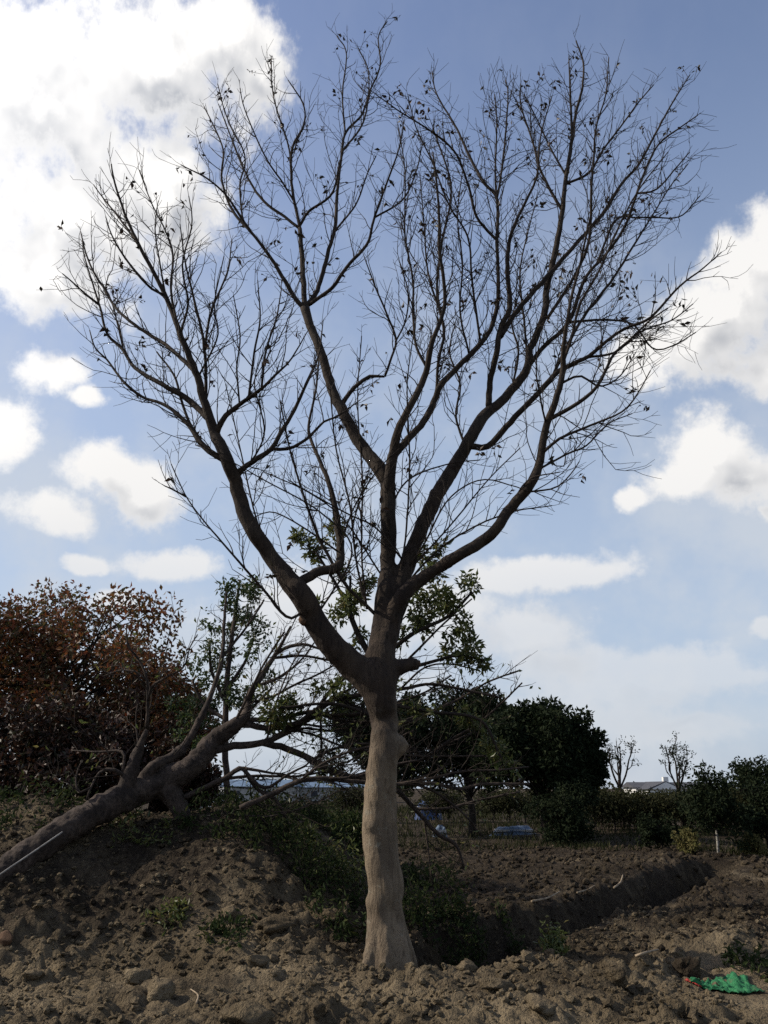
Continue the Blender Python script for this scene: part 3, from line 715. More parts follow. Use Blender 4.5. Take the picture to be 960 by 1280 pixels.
limb_names = ['L', 'C', 'R', 'S', 'C2']
tips = []; limbs = {}
for ln in limb_names:
    tl = Tubes(); tw = Tubes(); r_ = random.Random(ln)
    for p in B.paths:
        if p['limb'] != ln: continue
        s0 = 0
        sides = 14 if p['rad'][0] > 0.06 else (8 if p['rad'][0] > 0.025 else 6)
        if any(p is q_ for q_ in main[1:5]):     # the first stretch lies inside the fused trunk
            k0 = int(len(p['pts']) * 0.14); n_ = len(p['pts']) - k0; ease = np.clip(np.arange(n_) / (0.16 * len(p['pts'])), 0, 1)
            tl.add(p['pts'][k0:], p['rad'][k0:] * (0.78 + 0.22 * ease), sides, 0.06, cap=True)
        else: tl.add(p['pts'], p['rad'], sides, 0.06 if p['rad'][0] > 0.02 else 0.0, cap=True)
        # knots
        dens = 1.45 if ln in ('R', 'C2') else 1.05
        grow_twigs(tw, p, r_, tips, dens, spacing=0.14)
        grow_twigs(tw, p, r_, tips, dens, spacing=0.30 if ln in ('R', 'C2', 'S') else 0.38, lmin=0.6, lmax=1.7, rmax=0.045, up=0.22)
        e = p['pts'][-1]; d = p['pts'][-1] - p['pts'][-3]; d /= np.linalg.norm(d)
        grow_one(tw, e, d, r_.uniform(0.08, 0.25), 0.003, r_, tips, 0.3, True)
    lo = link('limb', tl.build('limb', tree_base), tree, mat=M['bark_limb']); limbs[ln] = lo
    to = link('twigs', tw.build('twigs', tree_base), lo, mat=M['twig']); tag(to, kind='stuff')
# the last dry leaves
lp = []; g = random.Random(8)
for (p, d) in tips:
    if g.random() < 0.045:
        for _ in range(g.choice((1, 2, 4, 6))): lp.append(p + np.array([g.gauss(0, 0.014) for _ in range(3)]) - d * g.uniform(0.0, 0.09))
def cluster_near(px, py, rpx, n):
    c = [t for t in tips if abs((480 + F * t[0][0] / ((t[0][1]) * math.cos(PITCH) + (t[0][2] - CAM[2]) * math.sin(PITCH))) - px) < rpx and
         abs(640 - F * ((t[0][2] - CAM[2]) * math.cos(PITCH) - t[0][1] * math.sin(PITCH)) / (t[0][1] * math.cos(PITCH) + (t[0][2] - CAM[2]) * math.sin(PITCH)) - py) < rpx]
    for _ in range(n):
        if c:
            t = g.choice(c); lp.append(t[0] - t[1] * g.uniform(0, 0.08) + np.array([g.gauss(0, 0.018) for _ in range(3)]))
for a in ((510, 120, 30, 40), (800, 350, 30, 40), (480, 465, 30, 14), (690, 340, 30, 16), (600, 140, 50, 20), (240, 200, 30, 10), (820, 410, 40, 16), (780, 250, 60, 25), (580, 200, 60, 30), (690, 200, 60, 20), (440, 60, 30, 10), (200, 260, 40, 12), (420, 320, 50, 16)):
    cluster_near(*a)
lo = link('dry_leaves', leaf_mesh('dry_leaves', np.array(lp), 0.075, None, 0.6, 0.5, tree_base, 5), tree, mat=M['dry_leaf']); tag(lo, kind='stuff')
print('bare tree: twig tips', len(tips), 'leaves', len(lp))

# ---------------------------------------------------------------- the felled tree lying over the soil heap
FB = Branching(9.6, 9)
FB.add('trunk', [(-120, 1168), (-40, 1118), (0, 1095), (50, 1058), (100, 1026), (150, 1000), (187, 984), (213, 974)], (37, 37, 37, 37, 36, 34, 32, 29), Ys=[8.3, 8.65, 8.85, 9.15, 9.5, 9.85, 10.15, 10.35], snap=False)
fmain = [FB.paths[0]]
FB.add('a', [(200, 978), (240, 957), (267, 927), (293, 907), (307, 895), (309, 877), (317, 860), (330, 840), (343, 820), (353, 803), (363, 783)], (32, 27, 23, 18, 13, 10, 8, 7, 5.5, 4, 2.5), 0.3); fmain.append(FB.paths[-1])
FB.add('b', [(150, 1000), (163, 968), (173, 940), (183, 913)], (22, 18, 12, 5), 0.15); fmain.append(FB.paths[-1])
FB.add('c', [(170, 985), (190, 960), (213, 947), (233, 930), (253, 893), (267, 860), (277, 823), (280, 780), (283, 740)], (16, 14, 12, 10, 7.5, 6, 5, 4, 2.4), 0.5); fmain.append(FB.paths[-1])
FB.add('d', [(200, 982), (218, 1000), (234, 1026), (238, 1042)], (28, 24, 18, 9), -0.1); fmain.append(FB.paths[-1])
def fadd(limb, w, pts, slope=None): FB.add(limb, pts, tuple(q * 0.74 for q in w), slope)
fadd('b', (7, 5, 4, 2), [(185, 905), (185, 877), (183, 847), (173, 823), (160, 807), (158, 780)])
fadd('b', (5, 4, 3, 2), [(185, 877), (190, 858), (207, 847), (230, 833), (237, 810), (247, 793)])
fadd('b', (4, 3, 2), [(184, 850), (170, 840), (150, 838), (130, 845)])
fadd('b', (8, 6, 4, 3), [(158, 970), (140, 962), (125, 965), (113, 985), (108, 1000)])
fadd('b', (5, 4, 2), [(155, 960), (153, 940), (120, 940), (90, 938)])
fadd('b', (4, 3, 2), [(113, 985), (98, 990), (95, 970), (103, 950)])
fadd('b', (4, 3, 2), [(173, 935), (170, 900), (172, 880)])
fadd('c', (5, 4, 3), [(277, 823), (293, 803), (313, 777), (330, 750)])
fadd('a', (7, 6, 4, 2), [(345, 818), (357, 810), (380, 805), (405, 812), (420, 800)])
fadd('a', (15, 13, 11, 9, 8, 6, 4), [(255, 945), (290, 933), (333, 927), (367, 910), (393, 893), (410, 867), (427, 847), (450, 830)], 0.25)
fadd('a', (11, 9, 8, 6, 5, 4), [(300, 905), (340, 910), (373, 903), (397, 887), (423, 873), (453, 868), (500, 862), (540, 855), (598, 866), (627, 872)], 0.15)
fadd('a', (9, 7, 6, 5, 4), [(305, 900), (340, 900), (387, 890), (413, 897), (433, 902), (460, 903), (500, 904), (531, 895), (560, 880)], 0.2)
fadd('a', (12, 11, 10, 9, 8, 7, 5), [(325, 928), (363, 937), (390, 950), (413, 963), (440, 971), (480, 975), (520, 1012), (546, 1041), (569, 1056), (580, 1085)], 0.25)
fadd('a', (10, 9, 7, 6, 4), [(240, 990), (280, 973), (303, 960), (320, 985), (345, 1000), (360, 1030)], 0.1)
fadd('a', (9, 9, 8, 7, 6, 5, 4), [(300, 1010), (340, 993), (373, 977), (407, 973), (440, 977), (499, 980), (540, 980), (575, 986), (604, 980), (662, 980)], 0.2)
fadd('a', (7, 6, 4, 3), [(303, 962), (330, 985), (360, 968), (385, 955), (383, 945)], 0.1)
fadd('a', (6, 5, 4, 3), [(440, 970), (502, 954), (531, 948), (560, 930), (590, 916)], 0.2)
fadd('a', (5, 4, 3), [(390, 950), (420, 935), (455, 938), (520, 945), (610, 945)], 0.1)
fadd('a', (4, 3, 2), [(250, 1022), (300, 1020), (340, 1020), (390, 1005), (430, 985)], 0.0)
fadd('a', (5, 4, 3), [(290, 910), (310, 870), (330, 830), (355, 790)], -0.2)
fadd('a', (4, 3, 2), [(333, 927), (345, 880), (360, 840), (378, 810)], -0.1)
fadd('a', (4, 3, 2), [(400, 890), (402, 930), (398, 990)], -0.1)
fadd('a', (5, 4, 3), [(520, 1010), (560, 1010), (600, 1000), (650, 990)], 0.1)
fadd('a', (4, 3, 2), [(530, 1020), (535, 1060), (540, 1100)], 0.0)
fadd('a', (4, 3, 2), [(500, 862), (530, 835), (560, 830), (600, 838)], 0.0)
fr = random.Random(77)
for (x, y) in ((333, 927), (367, 912), (390, 893), (410, 870), (340, 908), (373, 903), (423, 873), (413, 897), (363, 937), (390, 950), (440, 971), (407, 973), (303, 960), (309, 880), (320, 857), (340, 822), (500, 904), (520, 980), (499, 980), (531, 948), (280, 973), (293, 907), (450, 868), (373, 977)):
    L = fr.uniform(70, 190); a0 = fr.uniform(-0.75, 0.35); pts = [(x, y)]
    for k_ in range(4): a0 += fr.uniform(-0.25, 0.25); pts.append((pts[-1][0] + L / 4 * math.cos(a0), min(1045, pts[-1][1] + L / 4 * math.sin(a0))))
    fadd('a', (fr.uniform(4, 6.5), 4, 2.6), pts, fr.uniform(-0.1, 0.4))
f_base = np.array((FB.paths[0]['pts'][10][0], FB.paths[0]['pts'][10][1], Hf(*FB.paths[0]['pts'][10][:2])))
felled = thing('felled_tree', f_base, 'thick grey-brown tree trunk lying slantwise over the soil heap, its bare limbs spreading right', 'felled tree')
tb = Tubes()
for p in fmain:
    k = len(p['pts']) if p['limb'] in ('trunk', 'd', 'b') else max(6, int(len(p['pts']) * 0.45)); tb.add(p['pts'][:k], p['rad'][:k], 18, 0.08)
f_trunk = fused('trunk', tb, f_base, 0.018, M['bark_felled'], felled, 5, 0.022)
ftips = []
for ln in ('a', 'b', 'c'):
    tl = Tubes(); tw = Tubes(); r_ = random.Random('f' + ln)
    for p in FB.paths:
        if p['limb'] != ln: continue
        tl.add(p['pts'], p['rad'], 12 if p['rad'][0] > 0.06 else 7, 0.06)
        grow_twigs(tw, p, r_, ftips, 1.1, up=0.12, lmax=0.8, spacing=0.15)
        grow_twigs(tw, p, r_, ftips, 1.0, up=0.2, lmin=0.6, lmax=1.5, spacing=0.36, rmax=0.06)
    lo = link('limb', tl.build('limb', f_base), felled, mat=M['bark_felled']); to = link('twigs', tw.build('twigs', f_base), lo, mat=M['twig']); tag(to, kind='stuff')
g = random.Random(21)
lp = [p + np.array([g.gauss(0, 0.05) for _ in range(3)]) for (p, d) in ftips if g.random() < 0.14 for _ in range(2)]
lo = link('leaves', leaf_mesh('leaves', np.array(lp), 0.075, None, 0.4, 0.42, f_base, 6), felled, mat=M['olive_leaf']); tag(lo, kind='stuff')

# ---------------------------------------------------------------- leafy trees (crowns of many leaves in clumps)
def clump_points(centres, g, per):
    out = []; dirs = []
    for (c, rad) in centres:
        n = max(6, int(per * (rad / 0.3) ** 2))
        v = g.normal(size=(n, 3)); v /= np.linalg.norm(v, axis=1)[:, None]
        rr_ = rad * g.random(n) ** 0.45
        out.append(np.asarray(c) + v * rr_[:, None]); dirs.append(v * 0.6)
    return np.vstack(out), np.vstack(dirs)
def traced_leafy(name, label, base, stems, clumps, Y, leaf, per, lm, bm, seed, twig_up=0.3, spread=0.25):
    """tree with stems and leaf clumps at given photo positions; clumps get their own depth round Y"""
    t = thing(name, base, label, 'tree'); g = np.random.default_rng(seed); r_ = random.Random(seed)
    BB = Branching(Y, seed); cen = []
    tl = Tubes()
    for i, (w, pts) in enumerate(stems):
        p = BB.add('s', pts, w, r_.uniform(-0.15, 0.15) if i else 0.0); tl.add(p['pts'], p['rad'], 7, 0.04)
    link('trunk', tl.build('trunk', base), t, mat=bm)
    tw = Tubes(); tp = []
    for p in BB.paths[1:]: grow_twigs(tw, p, r_, tp, 0.9, up=twig_up, lmax=0.5, sub=False)
    for (x, y, rp) in clumps:
        c = P(x, y, Y + r_.uniform(-spread, spread)); rad = rp * depth_at(y, Y) / F
        # a twig carries each clump
        best = min((q for p in BB.paths for q in p['pts']), key=lambda q: np.linalg.norm(q - c))
        mid = (best + c) / 2 - np.array((0, 0, 0.05)); tw.add(catmull([best, mid, c], 6), np.linspace(0.008, 0.003, 6), 4)
        for _ in range(3):
            o_ = np.array([r_.gauss(0, 0.45) for _ in range(3)]) * rad; cen.append((c + o_, rad * r_.uniform(0.45, 0.75)))
    tp_ = [(q[0], 0.07) for q in tp if r_.random() < 0.5]
    pos, dirs = clump_points(cen + tp_, g, per)
    to = link('twigs', tw.build('twigs', base), t, mat=M['twig']); tag(to, kind='stuff')
    lo = link('leaves', leaf_mesh('leaves', pos, leaf, dirs, 0.15, 0.40, base, seed), t, mat=lm); tag(lo, kind='stuff')
    return t
b0 = np.array((P(500, 1000, 11.2)[0], 11.2, Hf(P(500, 1000, 11.2)[0], 11.2)))
traced_leafy('leafy_tree', 'slim tree with clusters of olive green leaves, growing right behind the bare trunk', b0,
    [((12, 11, 9, 7, 4), [(488, 1060), (487, 980), (485, 880), (492, 800), (515, 740), (545, 700)]),
     ((6, 5, 3), [(490, 810), (520, 790), (560, 770), (590, 740)]), ((6, 4, 3), [(488, 840), (530, 830), (570, 820), (605, 825)]),
     ((6, 5, 3), [(486, 860), (450, 800), (425, 740), (395, 690)]), ((5, 4, 3), [(470, 830), (440, 770), (438, 720)]),
     ((5, 4, 3), [(486, 900), (420, 880), (350, 885)]), ((5, 4, 3), [(488, 880), (540, 890), (600, 900), (625, 945)])],
    [(545, 752, 26), (565, 740, 22), (575, 770, 18), (530, 770, 20), (588, 800, 18), (572, 826, 22), (598, 828, 14), (545, 720, 18), (525, 690, 14), (550, 690, 12),
     (440, 748, 20), (430, 770, 16), (455, 730, 14), (385, 682, 16), (372, 672, 12), (410, 665, 14), (398, 690, 12), (428, 715, 12), (385, 755, 13), (445, 795, 12), (500, 790, 12),
     (345, 885, 18), (365, 880, 14), (335, 872, 10), (392, 862, 10), (420, 858, 14), (430, 880, 12), (583, 900, 16), (605, 912, 12), (622, 945, 14), (635, 960, 10), (520, 880, 12)],
    10.6, 0.09, 440, M['olive_leaf'], M['bark_dark'], 31)
b1 = np.array((P(285, 1000, 13.0)[0], 13.0, Hf(P(285, 1000, 13.0)[0], 13.0)))
traced_leafy('slender_tree', 'slender green-leaved tree rising behind the felled trunk, right of the red tree', b1,
    [((9, 8, 7, 5, 3), [(285, 1010), (282, 930), (284, 850), (292, 780), (300, 725)]), ((5, 4, 3), [(283, 880), (265, 840), (262, 800)]), ((5, 4, 3), [(284, 860), (305, 830), (320, 790)]),
     ((5, 4, 3), [(283, 920), (310, 890), (340, 860)]), ((5, 4, 3), [(284, 900), (255, 880), (240, 850)])],
    [(290, 735, 18), (305, 728, 16), (312, 750, 16), (284, 757, 16), (300, 770, 18), (318, 775, 16), (270, 785, 14), (290, 795, 14), (262, 812, 16), (280, 825, 16), (305, 812, 14), (325, 800, 14),
     (258, 840, 18), (280, 855, 16), (300, 850, 16), (248, 870, 18), (270, 880, 18), (295, 880, 16), (320, 870, 14), (250, 900, 18), (275, 912, 16), (335, 850, 12), (230, 890, 16), (245, 925, 18), (335, 900, 12)],
    13.0, 0.085, 330, M['green_leaf'], M['bark_felled'], 32)

def bushy(name, label, cat, loc, crown, trunk_h, trunk_r, leafm, barkm, nl, leaf, seed, group=None, nclump=46, clump_r=0.30, open_=0.0, droop=0.2, rz=0.0, trunkm=None):
    """free-standing tree: trunk, limbs reaching to every leaf clump, leaves in clumps; crown = (rx, ry, rz, centre height)"""
    t = thing(name, loc, label, cat, group, rz); g = np.random.default_rng(seed); r_ = random.Random(seed)
    rx, ry, rz_, cz = crown; cen = []
    for k in range(nclump):
        v = g.normal(size=3); v /= np.linalg.norm(v); rr_ = (g.uniform(0.15, 1.0) ** (0.5 if open_ < 0.5 else 0.33))
        lob = 1 + 0.20 * math.sin(3 * math.atan2(v[1], v[0]) + seed) + 0.20 * g.normal()
        c = np.array((v[0] * rx, v[1] * ry, v[2] * rz_)) * rr_ * lob * 0.86 + (0, 0, cz)
        if c[2] < 0.12: c[2] = 0.12 + 0.1 * g.random()
        cen.append((c, clump_r * max(rx, rz_) * g.uniform(0.55, 1.15)))
    tl = Tubes(); top = np.array((g.normal() * 0.1 * rx, g.normal() * 0.1 * ry, cz + rz_ * 0.35))
    st = catmull([(0, 0, -0.15), (0.04 * rx, 0, trunk_h * 0.5), (top[0] * 0.4, top[1] * 0.4, trunk_h), top], 12); tl.add(st, np.linspace(trunk_r, trunk_r * 0.25, 12), 9, 0.06)
    link('trunk', tl.build('trunk'), t, mat=trunkm or barkm)
    cr = thing_part = Tubes()
    for (c, rad) in cen:
        i = r_.randint(4, 10); a = st[i]
        if a[2] > c[2] + 0.4: a = st[max(3, i - 4)]
        cr.add(catmull([a, (a + c) / 2 + (0, 0, 0.08 * rz_ * r_.uniform(-1, 1)), c], 6), np.linspace(trunk_r * 0.32, max(0.004, trunk_r * 0.06), 6), 4)
    lb = link('limbs', cr.build('limbs'), t, mat=barkm); tag(lb, kind='stuff')
    tot = sum(c[1] ** 2 for c in cen); per = nl / tot * 0.09
    pos, dirs = clump_points(cen, g, per)
    pos[:, 2] = np.maximum(pos[:, 2], 0.03)
    lo = link('crown', leaf_mesh('crown', pos, leaf, dirs, droop, 0.5, (0, 0, 0), seed), t, mat=leafm); tag(lo, kind='stuff')
    return t
def ground_at(px, Y):
    x = (px - 480) / F * Y / 1.055; return (x, Y, Hf(x, Y) - 0.02)

# red trees behind the heap
bushy('red_leaf_tree', 'big tree with rust red autumn leaves at the left edge, behind the soil heap', 'tree', ground_at(55, 15.5), (2.85, 2.3, 2.0, 2.75), 1.4, 0.13, M['red_leaf'], M['bark_dark'], 26000, 0.105, 41, nclump=120, clump_r=0.17)
bushy('red_leaf_tree', 'smaller red-leaved tree between the big red tree and the slender green tree', 'tree', ground_at(190, 14.6), (1.3, 1.2, 1.15, 1.45), 0.8, 0.08, M['red_leaf'], M['bark_dark'], 11000, 0.09, 42, nclump=70, clump_r=0.18)
for i, (px, Y, rx, hz, lab) in enumerate(((20, 13.6, 1.3, 0.9, 'dark rusty shrub below the big red tree, at the left edge'), (110, 13.4, 1.3, 0.95, 'dark rusty shrub below the big red tree, just left of the upright cut limb'), (215, 13.2, 0.7, 0.6, 'dark rusty shrub behind the crook of the felled trunk'))):
    bushy('rusty_shrub', lab, 'shrub', ground_at(px, Y), (rx, 1.0, hz, hz * 0.85), 0.4, 0.05, M['rust_leaf'], M['bark_dark'], 9000, 0.10, 50 + i, 'rusty shrubs under the red trees', nclump=40, clump_r=0.28)

for i, (px, Y, lab) in enumerate(((335, 17, 'low dark shrub on the far side of the heap, below the middle far shed'), (385, 18, 'low dark shrub on the far side of the heap, left of the bare trunk'), (435, 17.5, 'low dark shrub half hidden by the bare trunk'), (285, 16.5, 'low dark shrub behind the broken downward limb'))):
    bushy('low_shrub', lab, 'shrub', ground_at(px, Y), (0.75, 0.6, 0.42, 0.45), 0.2, 0.02, M['weed_leaf'], M['bark_dark'], 2600, 0.09, 55 + i, 'low shrubs behind the heap', nclump=30, clump_r=0.34)
# round evergreens across the field
for i, (px, Y, rx, top, lab, kw) in enumerate((
    (480, 30, 2.1, 4.8, 'dark round evergreen half hidden by the bare trunk, leftmost of the evergreens', {}),
    (587, 30, 2.0, 5.0, 'dark round evergreen in the middle of the row across the field', {}),
    (676, 27, 1.85, 4.3, 'largest dark round evergreen, right end of the clump across the field', {}),
    (722, 27.5, 0.95, 3.4, 'narrower dark evergreen tucked against the right end of the evergreen clump', {}))):
    rz_ = top * 0.335
    bushy('evergreen_tree', lab, 'tree', ground_at(px, Y), (rx, rx * 0.95, rz_, top - rz_), 1.7, 0.14, M['dark_leaf'], M['bark_dark'], 20000, 0.17, 60 + i, 'evergreens across the field', nclump=75, clump_r=0.27)
bushy('evergreen_shrub', 'wide dark clipped shrub at the foot of the largest evergreen', 'shrub', ground_at(702, 25.5), (0.95, 0.8, 0.85, 0.85), 0.3, 0.05, M['dark_leaf'], M['bark_dark'], 5200, 0.11, 70, nclump=60, clump_r=0.3)
bushy('evergreen_shrub', 'low dark shrub between the evergreens and the white-painted trunk', 'shrub', ground_at(820, 22.5), (0.65, 0.5, 0.45, 0.45), 0.2, 0.03, M['dark_leaf'], M['bark_dark'], 2600, 0.09, 71, nclump=40, clump_r=0.3)
# right-hand small trees
M['whitewash'] = plain('whitewashed_bark', (0.21, 0.20, 0.175), 0.9, 0.6, 18, 0.3)
t = bushy('small_tree', 'dark leafy tree with a white-painted lower trunk at the field edge', 'tree', ground_at(888, 20), (0.9, 0.8, 0.70, 1.18), 0.9, 0.024, M['dark_leaf'], M['bark_dark'], 4200, 0.10, 72, nclump=48, clump_r=0.30)
tl = Tubes(); tl.add([(0, 0, -0.05), (0.02, 0, 0.3), (0.03, 0, 0.62)], [0.030, 0.028, 0.027], 10, 0.10); link('painted_band', tl.build('painted_band'), t, mat=M['whitewash'])
bushy('small_tree', 'dark leafy tree cut by the right edge of the picture', 'tree', ground_at(950, 20.5), (0.5, 0.5, 0.75, 1.02), 0.8, 0.05, M['dark_leaf'], M['bark_dark'], 3600, 0.10, 73, nclump=44, clump_r=0.22)
bushy('small_tree', 'small dark round-headed tree poking above the nursery rows at the right edge', 'tree', ground_at(940, 31), (0.85, 0.8, 0.55, 1.95), 1.4, 0.06, M['dark_leaf'], M['bark_dark'], 2600, 0.13, 74, nclump=34, clump_r=0.33)
for i, (px, Y, lab) in enumerate(((852, 20.8, 'yellowish straw-coloured bush left of the white-painted trunk'), (930, 20.0, 'yellowish straw-coloured bush right of the white-painted trunk'))):
    bushy('straw_bush', lab, 'bush', ground_at(px, Y), (0.34, 0.3, 0.26, 0.28), 0.12, 0.015, M['straw_leaf'], M['bark_dark'], 1100, 0.09, 80 + i, 'straw-coloured bushes at the field edge', nclump=24, clump_r=0.36)
# pollarded bare trees
def pollard(loc, h, seed, label, leaves):
    t = thing('pollard_tree', loc, label, 'tree', 'knobbly cut-back trees above the nursery rows'); r_ = random.Random(seed); tl = Tubes(); tp = []
    tl.add(catmull([(0, 0, -0.1), (0.05, 0, h * 0.3), (0, 0.05, h * 0.52)], 8), np.linspace(0.09, 0.06, 8), 8, 0.1)
    tw = Tubes()
    for k in range(4):
        a = k * 1.6 + r_.uniform(-.5, .5); rr_ = r_.uniform(0.2, 0.5); z = h * r_.uniform(0.66, 0.76)
        arm = catmull([(0, 0, h * 0.42), (math.cos(a) * rr_ * 0.6, math.sin(a) * rr_ * 0.6, h * 0.57), (math.cos(a) * rr_, math.sin(a) * rr_, z)], 7); tl.add(arm, np.linspace(0.045, 0.03, 7), 7, 0.2)
        for f in range(3):
            a2 = a + r_.uniform(-1.3, 1.3); q = arm[r_.randint(3, 6)]; e = q + np.array((math.cos(a2) * r_.uniform(0.15, 0.45), math.sin(a2) * r_.uniform(0.15, 0.45), h * r_.uniform(0.10, 0.30)))
            rod = catmull([q, (q + e) / 2 + np.array((r_.gauss(0, 0.08), r_.gauss(0, 0.08), -0.03)), e], 8); tl.add(rod, np.linspace(0.026, 0.014, 8) * (1 + 0.3 * np.array([r_.uniform(-1, 1) for _ in range(8)])), 6, 0.2)
            for _ in range(7): grow_one(tw, rod[r_.randint(3, 7)], np.array([r_.gauss(0, 1), r_.gauss(0, 1), r_.uniform(-0.2, 1)]), r_.uniform(0.08, 0.4), 0.012, r_, tp, 0.3, False)
    link('trunk', tl.build('trunk'), t, mat=M['bark_dark']); to = link('twigs', tw.build('twigs'), t, mat=M['bark_dark']); tag(to, kind='stuff')
    g = np.random.default_rng(seed); pos, dr = clump_points([(p, 0.12) for p, d in tp if r_.random() < leaves], g, 60)
    lo = link('leaves', leaf_mesh('leaves', pos, 0.10, dr, 0, 0.5, (0, 0, 0), seed), t, mat=M['dark_leaf']); tag(lo, kind='stuff')
pollard(ground_at(775, 36), 3.6, 1, 'knobbly cut-back bare tree above the nursery rows, right of the evergreens', 0.35)
pollard(ground_at(848, 36), 3.5, 3, 'cut-back tree with tufted branches above the nursery rows, behind the white-painted trunk', 0.8)
# rows of young nursery trees: copies of two
n1 = bushy('nursery_tree', 'young olive-leaved nursery tree in the rows behind the field', 'tree', ground_at(740, 32), (1.0, 0.9, 0.45, 0.98), 0.62, 0.035, M['nursery_leaf'], M['bark_felled'], 1500, 0.13, 90, 'young trees in the nursery rows', nclump=34, clump_r=0.36)
ORD = 'first second third fourth fifth sixth seventh eighth ninth tenth eleventh twelfth thirteenth'.split()
for (row, Y, x0, dx) in (('front', 32, 740, 22), ('middle', 34.5, 750, 22), ('back', 38, 760, 23)):
    for i, px in enumerate(range(x0, 975, dx)):
        lab = '%s nursery tree from the left in the %s row behind the field' % (ORD[i], row)
        if row == 'front' and i == 0: n1['label'] = lab; continue
        x, y, z = ground_at(px + rnd.uniform(-5, 5), Y + rnd.uniform(-0.5, 0.5))
        copy_thing(n1, (x, y, z), rnd.uniform(0, 6.28), (1, 1, rnd.uniform(0.85, 1.0)), lab)
for i, px in enumerate((430, 455, 545, 560, 615, 635, 655, 700)):
    x, y, z = ground_at(px, 42); copy_thing(n1, (x, y, z), px, (1.1, 1.1, 0.95), '%s young tree from the left among those seen under the evergreen crowns' % ORD[i])['group'] = 'young trees beyond the evergreens'

# ---------------------------------------------------------------- undergrowth by the trunk and on the heap
def weed_clump(label, loc, rx, h, n, seed, mat, leaf=0.07):
    t = thing('weed_clump', loc, label, 'weeds', 'weeds round the heap and the trench'); g = np.random.default_rng(seed); r_ = random.Random(seed); tl = Tubes(); pos = []
    ns = max(10, int(n / 28))
    for k in range(ns):
        a = g.uniform(0, 6.28); q = rx * g.random() ** 0.6; x, y = math.cos(a) * q, math.sin(a) * q * 0.7
        z = Hf(loc[0] + x, loc[1] + y) - loc[2]; hh = h * g.uniform(0.45, 1.1) * (1 - 0.5 * q / rx)
        lean = g.normal(size=2) * 0.25 * hh
        st = catmull([(x, y, z - 0.03), (x + lean[0] * 0.4, y + lean[1] * 0.4, z + hh * 0.6), (x + lean[0], y + lean[1], z + hh)], 6); tl.add(st, np.linspace(0.006, 0.002, 6), 3)
        for s in range(28): pos.append(st[r_.randint(1, 5)] + np.array([r_.gauss(0, 0.05) for _ in range(3)]))
    link('stems', tl.build('stems'), t, mat=M['twig'])['kind'] = 'stuff'
    lo = link('leaves', leaf_mesh('leaves', np.array(pos), leaf, None, 0.1, 0.38, (0, 0, 0), seed), t, mat=mat); tag(lo, kind='stuff')
def wl(px, py, z=None, Y=None):
    """where the sight line through a pixel meets the soil"""
    ys = np.arange(6.0, 30, 0.02); d = P(px, py, 1.0) - CAM
    xs = d[0] * ys; hs = H(xs, ys); k = np.argmax(CAM[2] + d[2] * ys <= hs)
    return (float(xs[k]), float(ys[k]), float(hs[k]))
for i, (px, py, rx, h, n, lab, mm) in enumerate((
    (545, 1165, 0.55, 0.55, 1100, 'dark green weeds just right of the bare trunk', 'weed_leaf'),
    (585, 1172, 0.42, 0.42, 700, 'dark green weeds at the near end of the trench', 'weed_leaf'),
    (535, 1110, 0.6, 0.5, 900, 'dark weeds behind the trunk at the edge of the ploughed field', 'weed_leaf'),
    (640, 1195, 0.35, 0.25, 350, 'low weeds on the lip of the trench', 'weed_leaf'),
    (425, 1100, 0.55, 0.6, 1000, 'weeds with yellow-green tops just left of the bare trunk', 'olive_leaf'),
    (375, 1085, 0.7, 0.55, 1100, 'dark weeds covering the right flank of the heap', 'weed_leaf'),
    (340, 1040, 0.7, 0.5, 1000, 'dark weeds under the felled tree\'s limbs', 'weed_leaf'),
    (400, 1035, 0.7, 0.5, 1000, 'tangled weeds on the heap crest left of the bare trunk', 'weed_leaf'),
    (290, 1025, 0.6, 0.4, 700, 'dark weeds below the broken downward limb', 'weed_leaf'),
    (435, 1150, 0.4, 0.35, 500, 'small dark weeds at the left foot of the bare trunk', 'weed_leaf'),
    (170, 1035, 0.45, 0.15, 260, 'sparse low weeds under the felled trunk', 'olive_leaf'),
    (205, 1150, 0.2, 0.10, 60, 'tiny pale green weeds in the middle of the heap face', 'olive_leaf'),
    (280, 1175, 0.3, 0.16, 150, 'small weeds at the right foot of the heap face', 'weed_leaf'),
    (30, 1010, 0.8, 0.4, 700, 'dark weeds on the heap crest at the left edge', 'weed_leaf'),
    (935, 1205, 0.25, 0.15, 90, 'small green weeds above the green netting', 'weed_leaf'),
    (690, 1190, 0.10, 0.22, 28, 'single pale weed on the trench lip', 'olive_leaf'))):
    weed_clump(lab, wl(px, py), rx, h, n, 200 + i, M[mm])
def grass_strip():
    g = np.random.default_rng(77); n = 22000
    y = 20 + 50 * g.random(n) ** 1.5; x = y * g.uniform(-0.12, 0.66, n)
    keep = (fbm(x, y, 0.5, 2) > -0.25) & (y > 20.2 + 2.5 * sstep(9, 4, x)); x, y = x[keep], y[keep]; n = len(x); z = H(x, y)
    d = np.stack([g.normal(size=n) * 0.3, g.normal(size=n) * 0.3, np.ones(n)], 1)
    me = leaf_mesh('grass', np.stack([x, y, z], 1), 0.19 * np.clip(y / 24, 1, 2.2), d * 2.0, -0.4, 0.12, (0, 0, 0), 78)
    o = link('grass', me, mat=M['grass']); tag(o, 'rough dark green grass between the field and the nursery rows', 'grass', kind='stuff')
grass_strip()

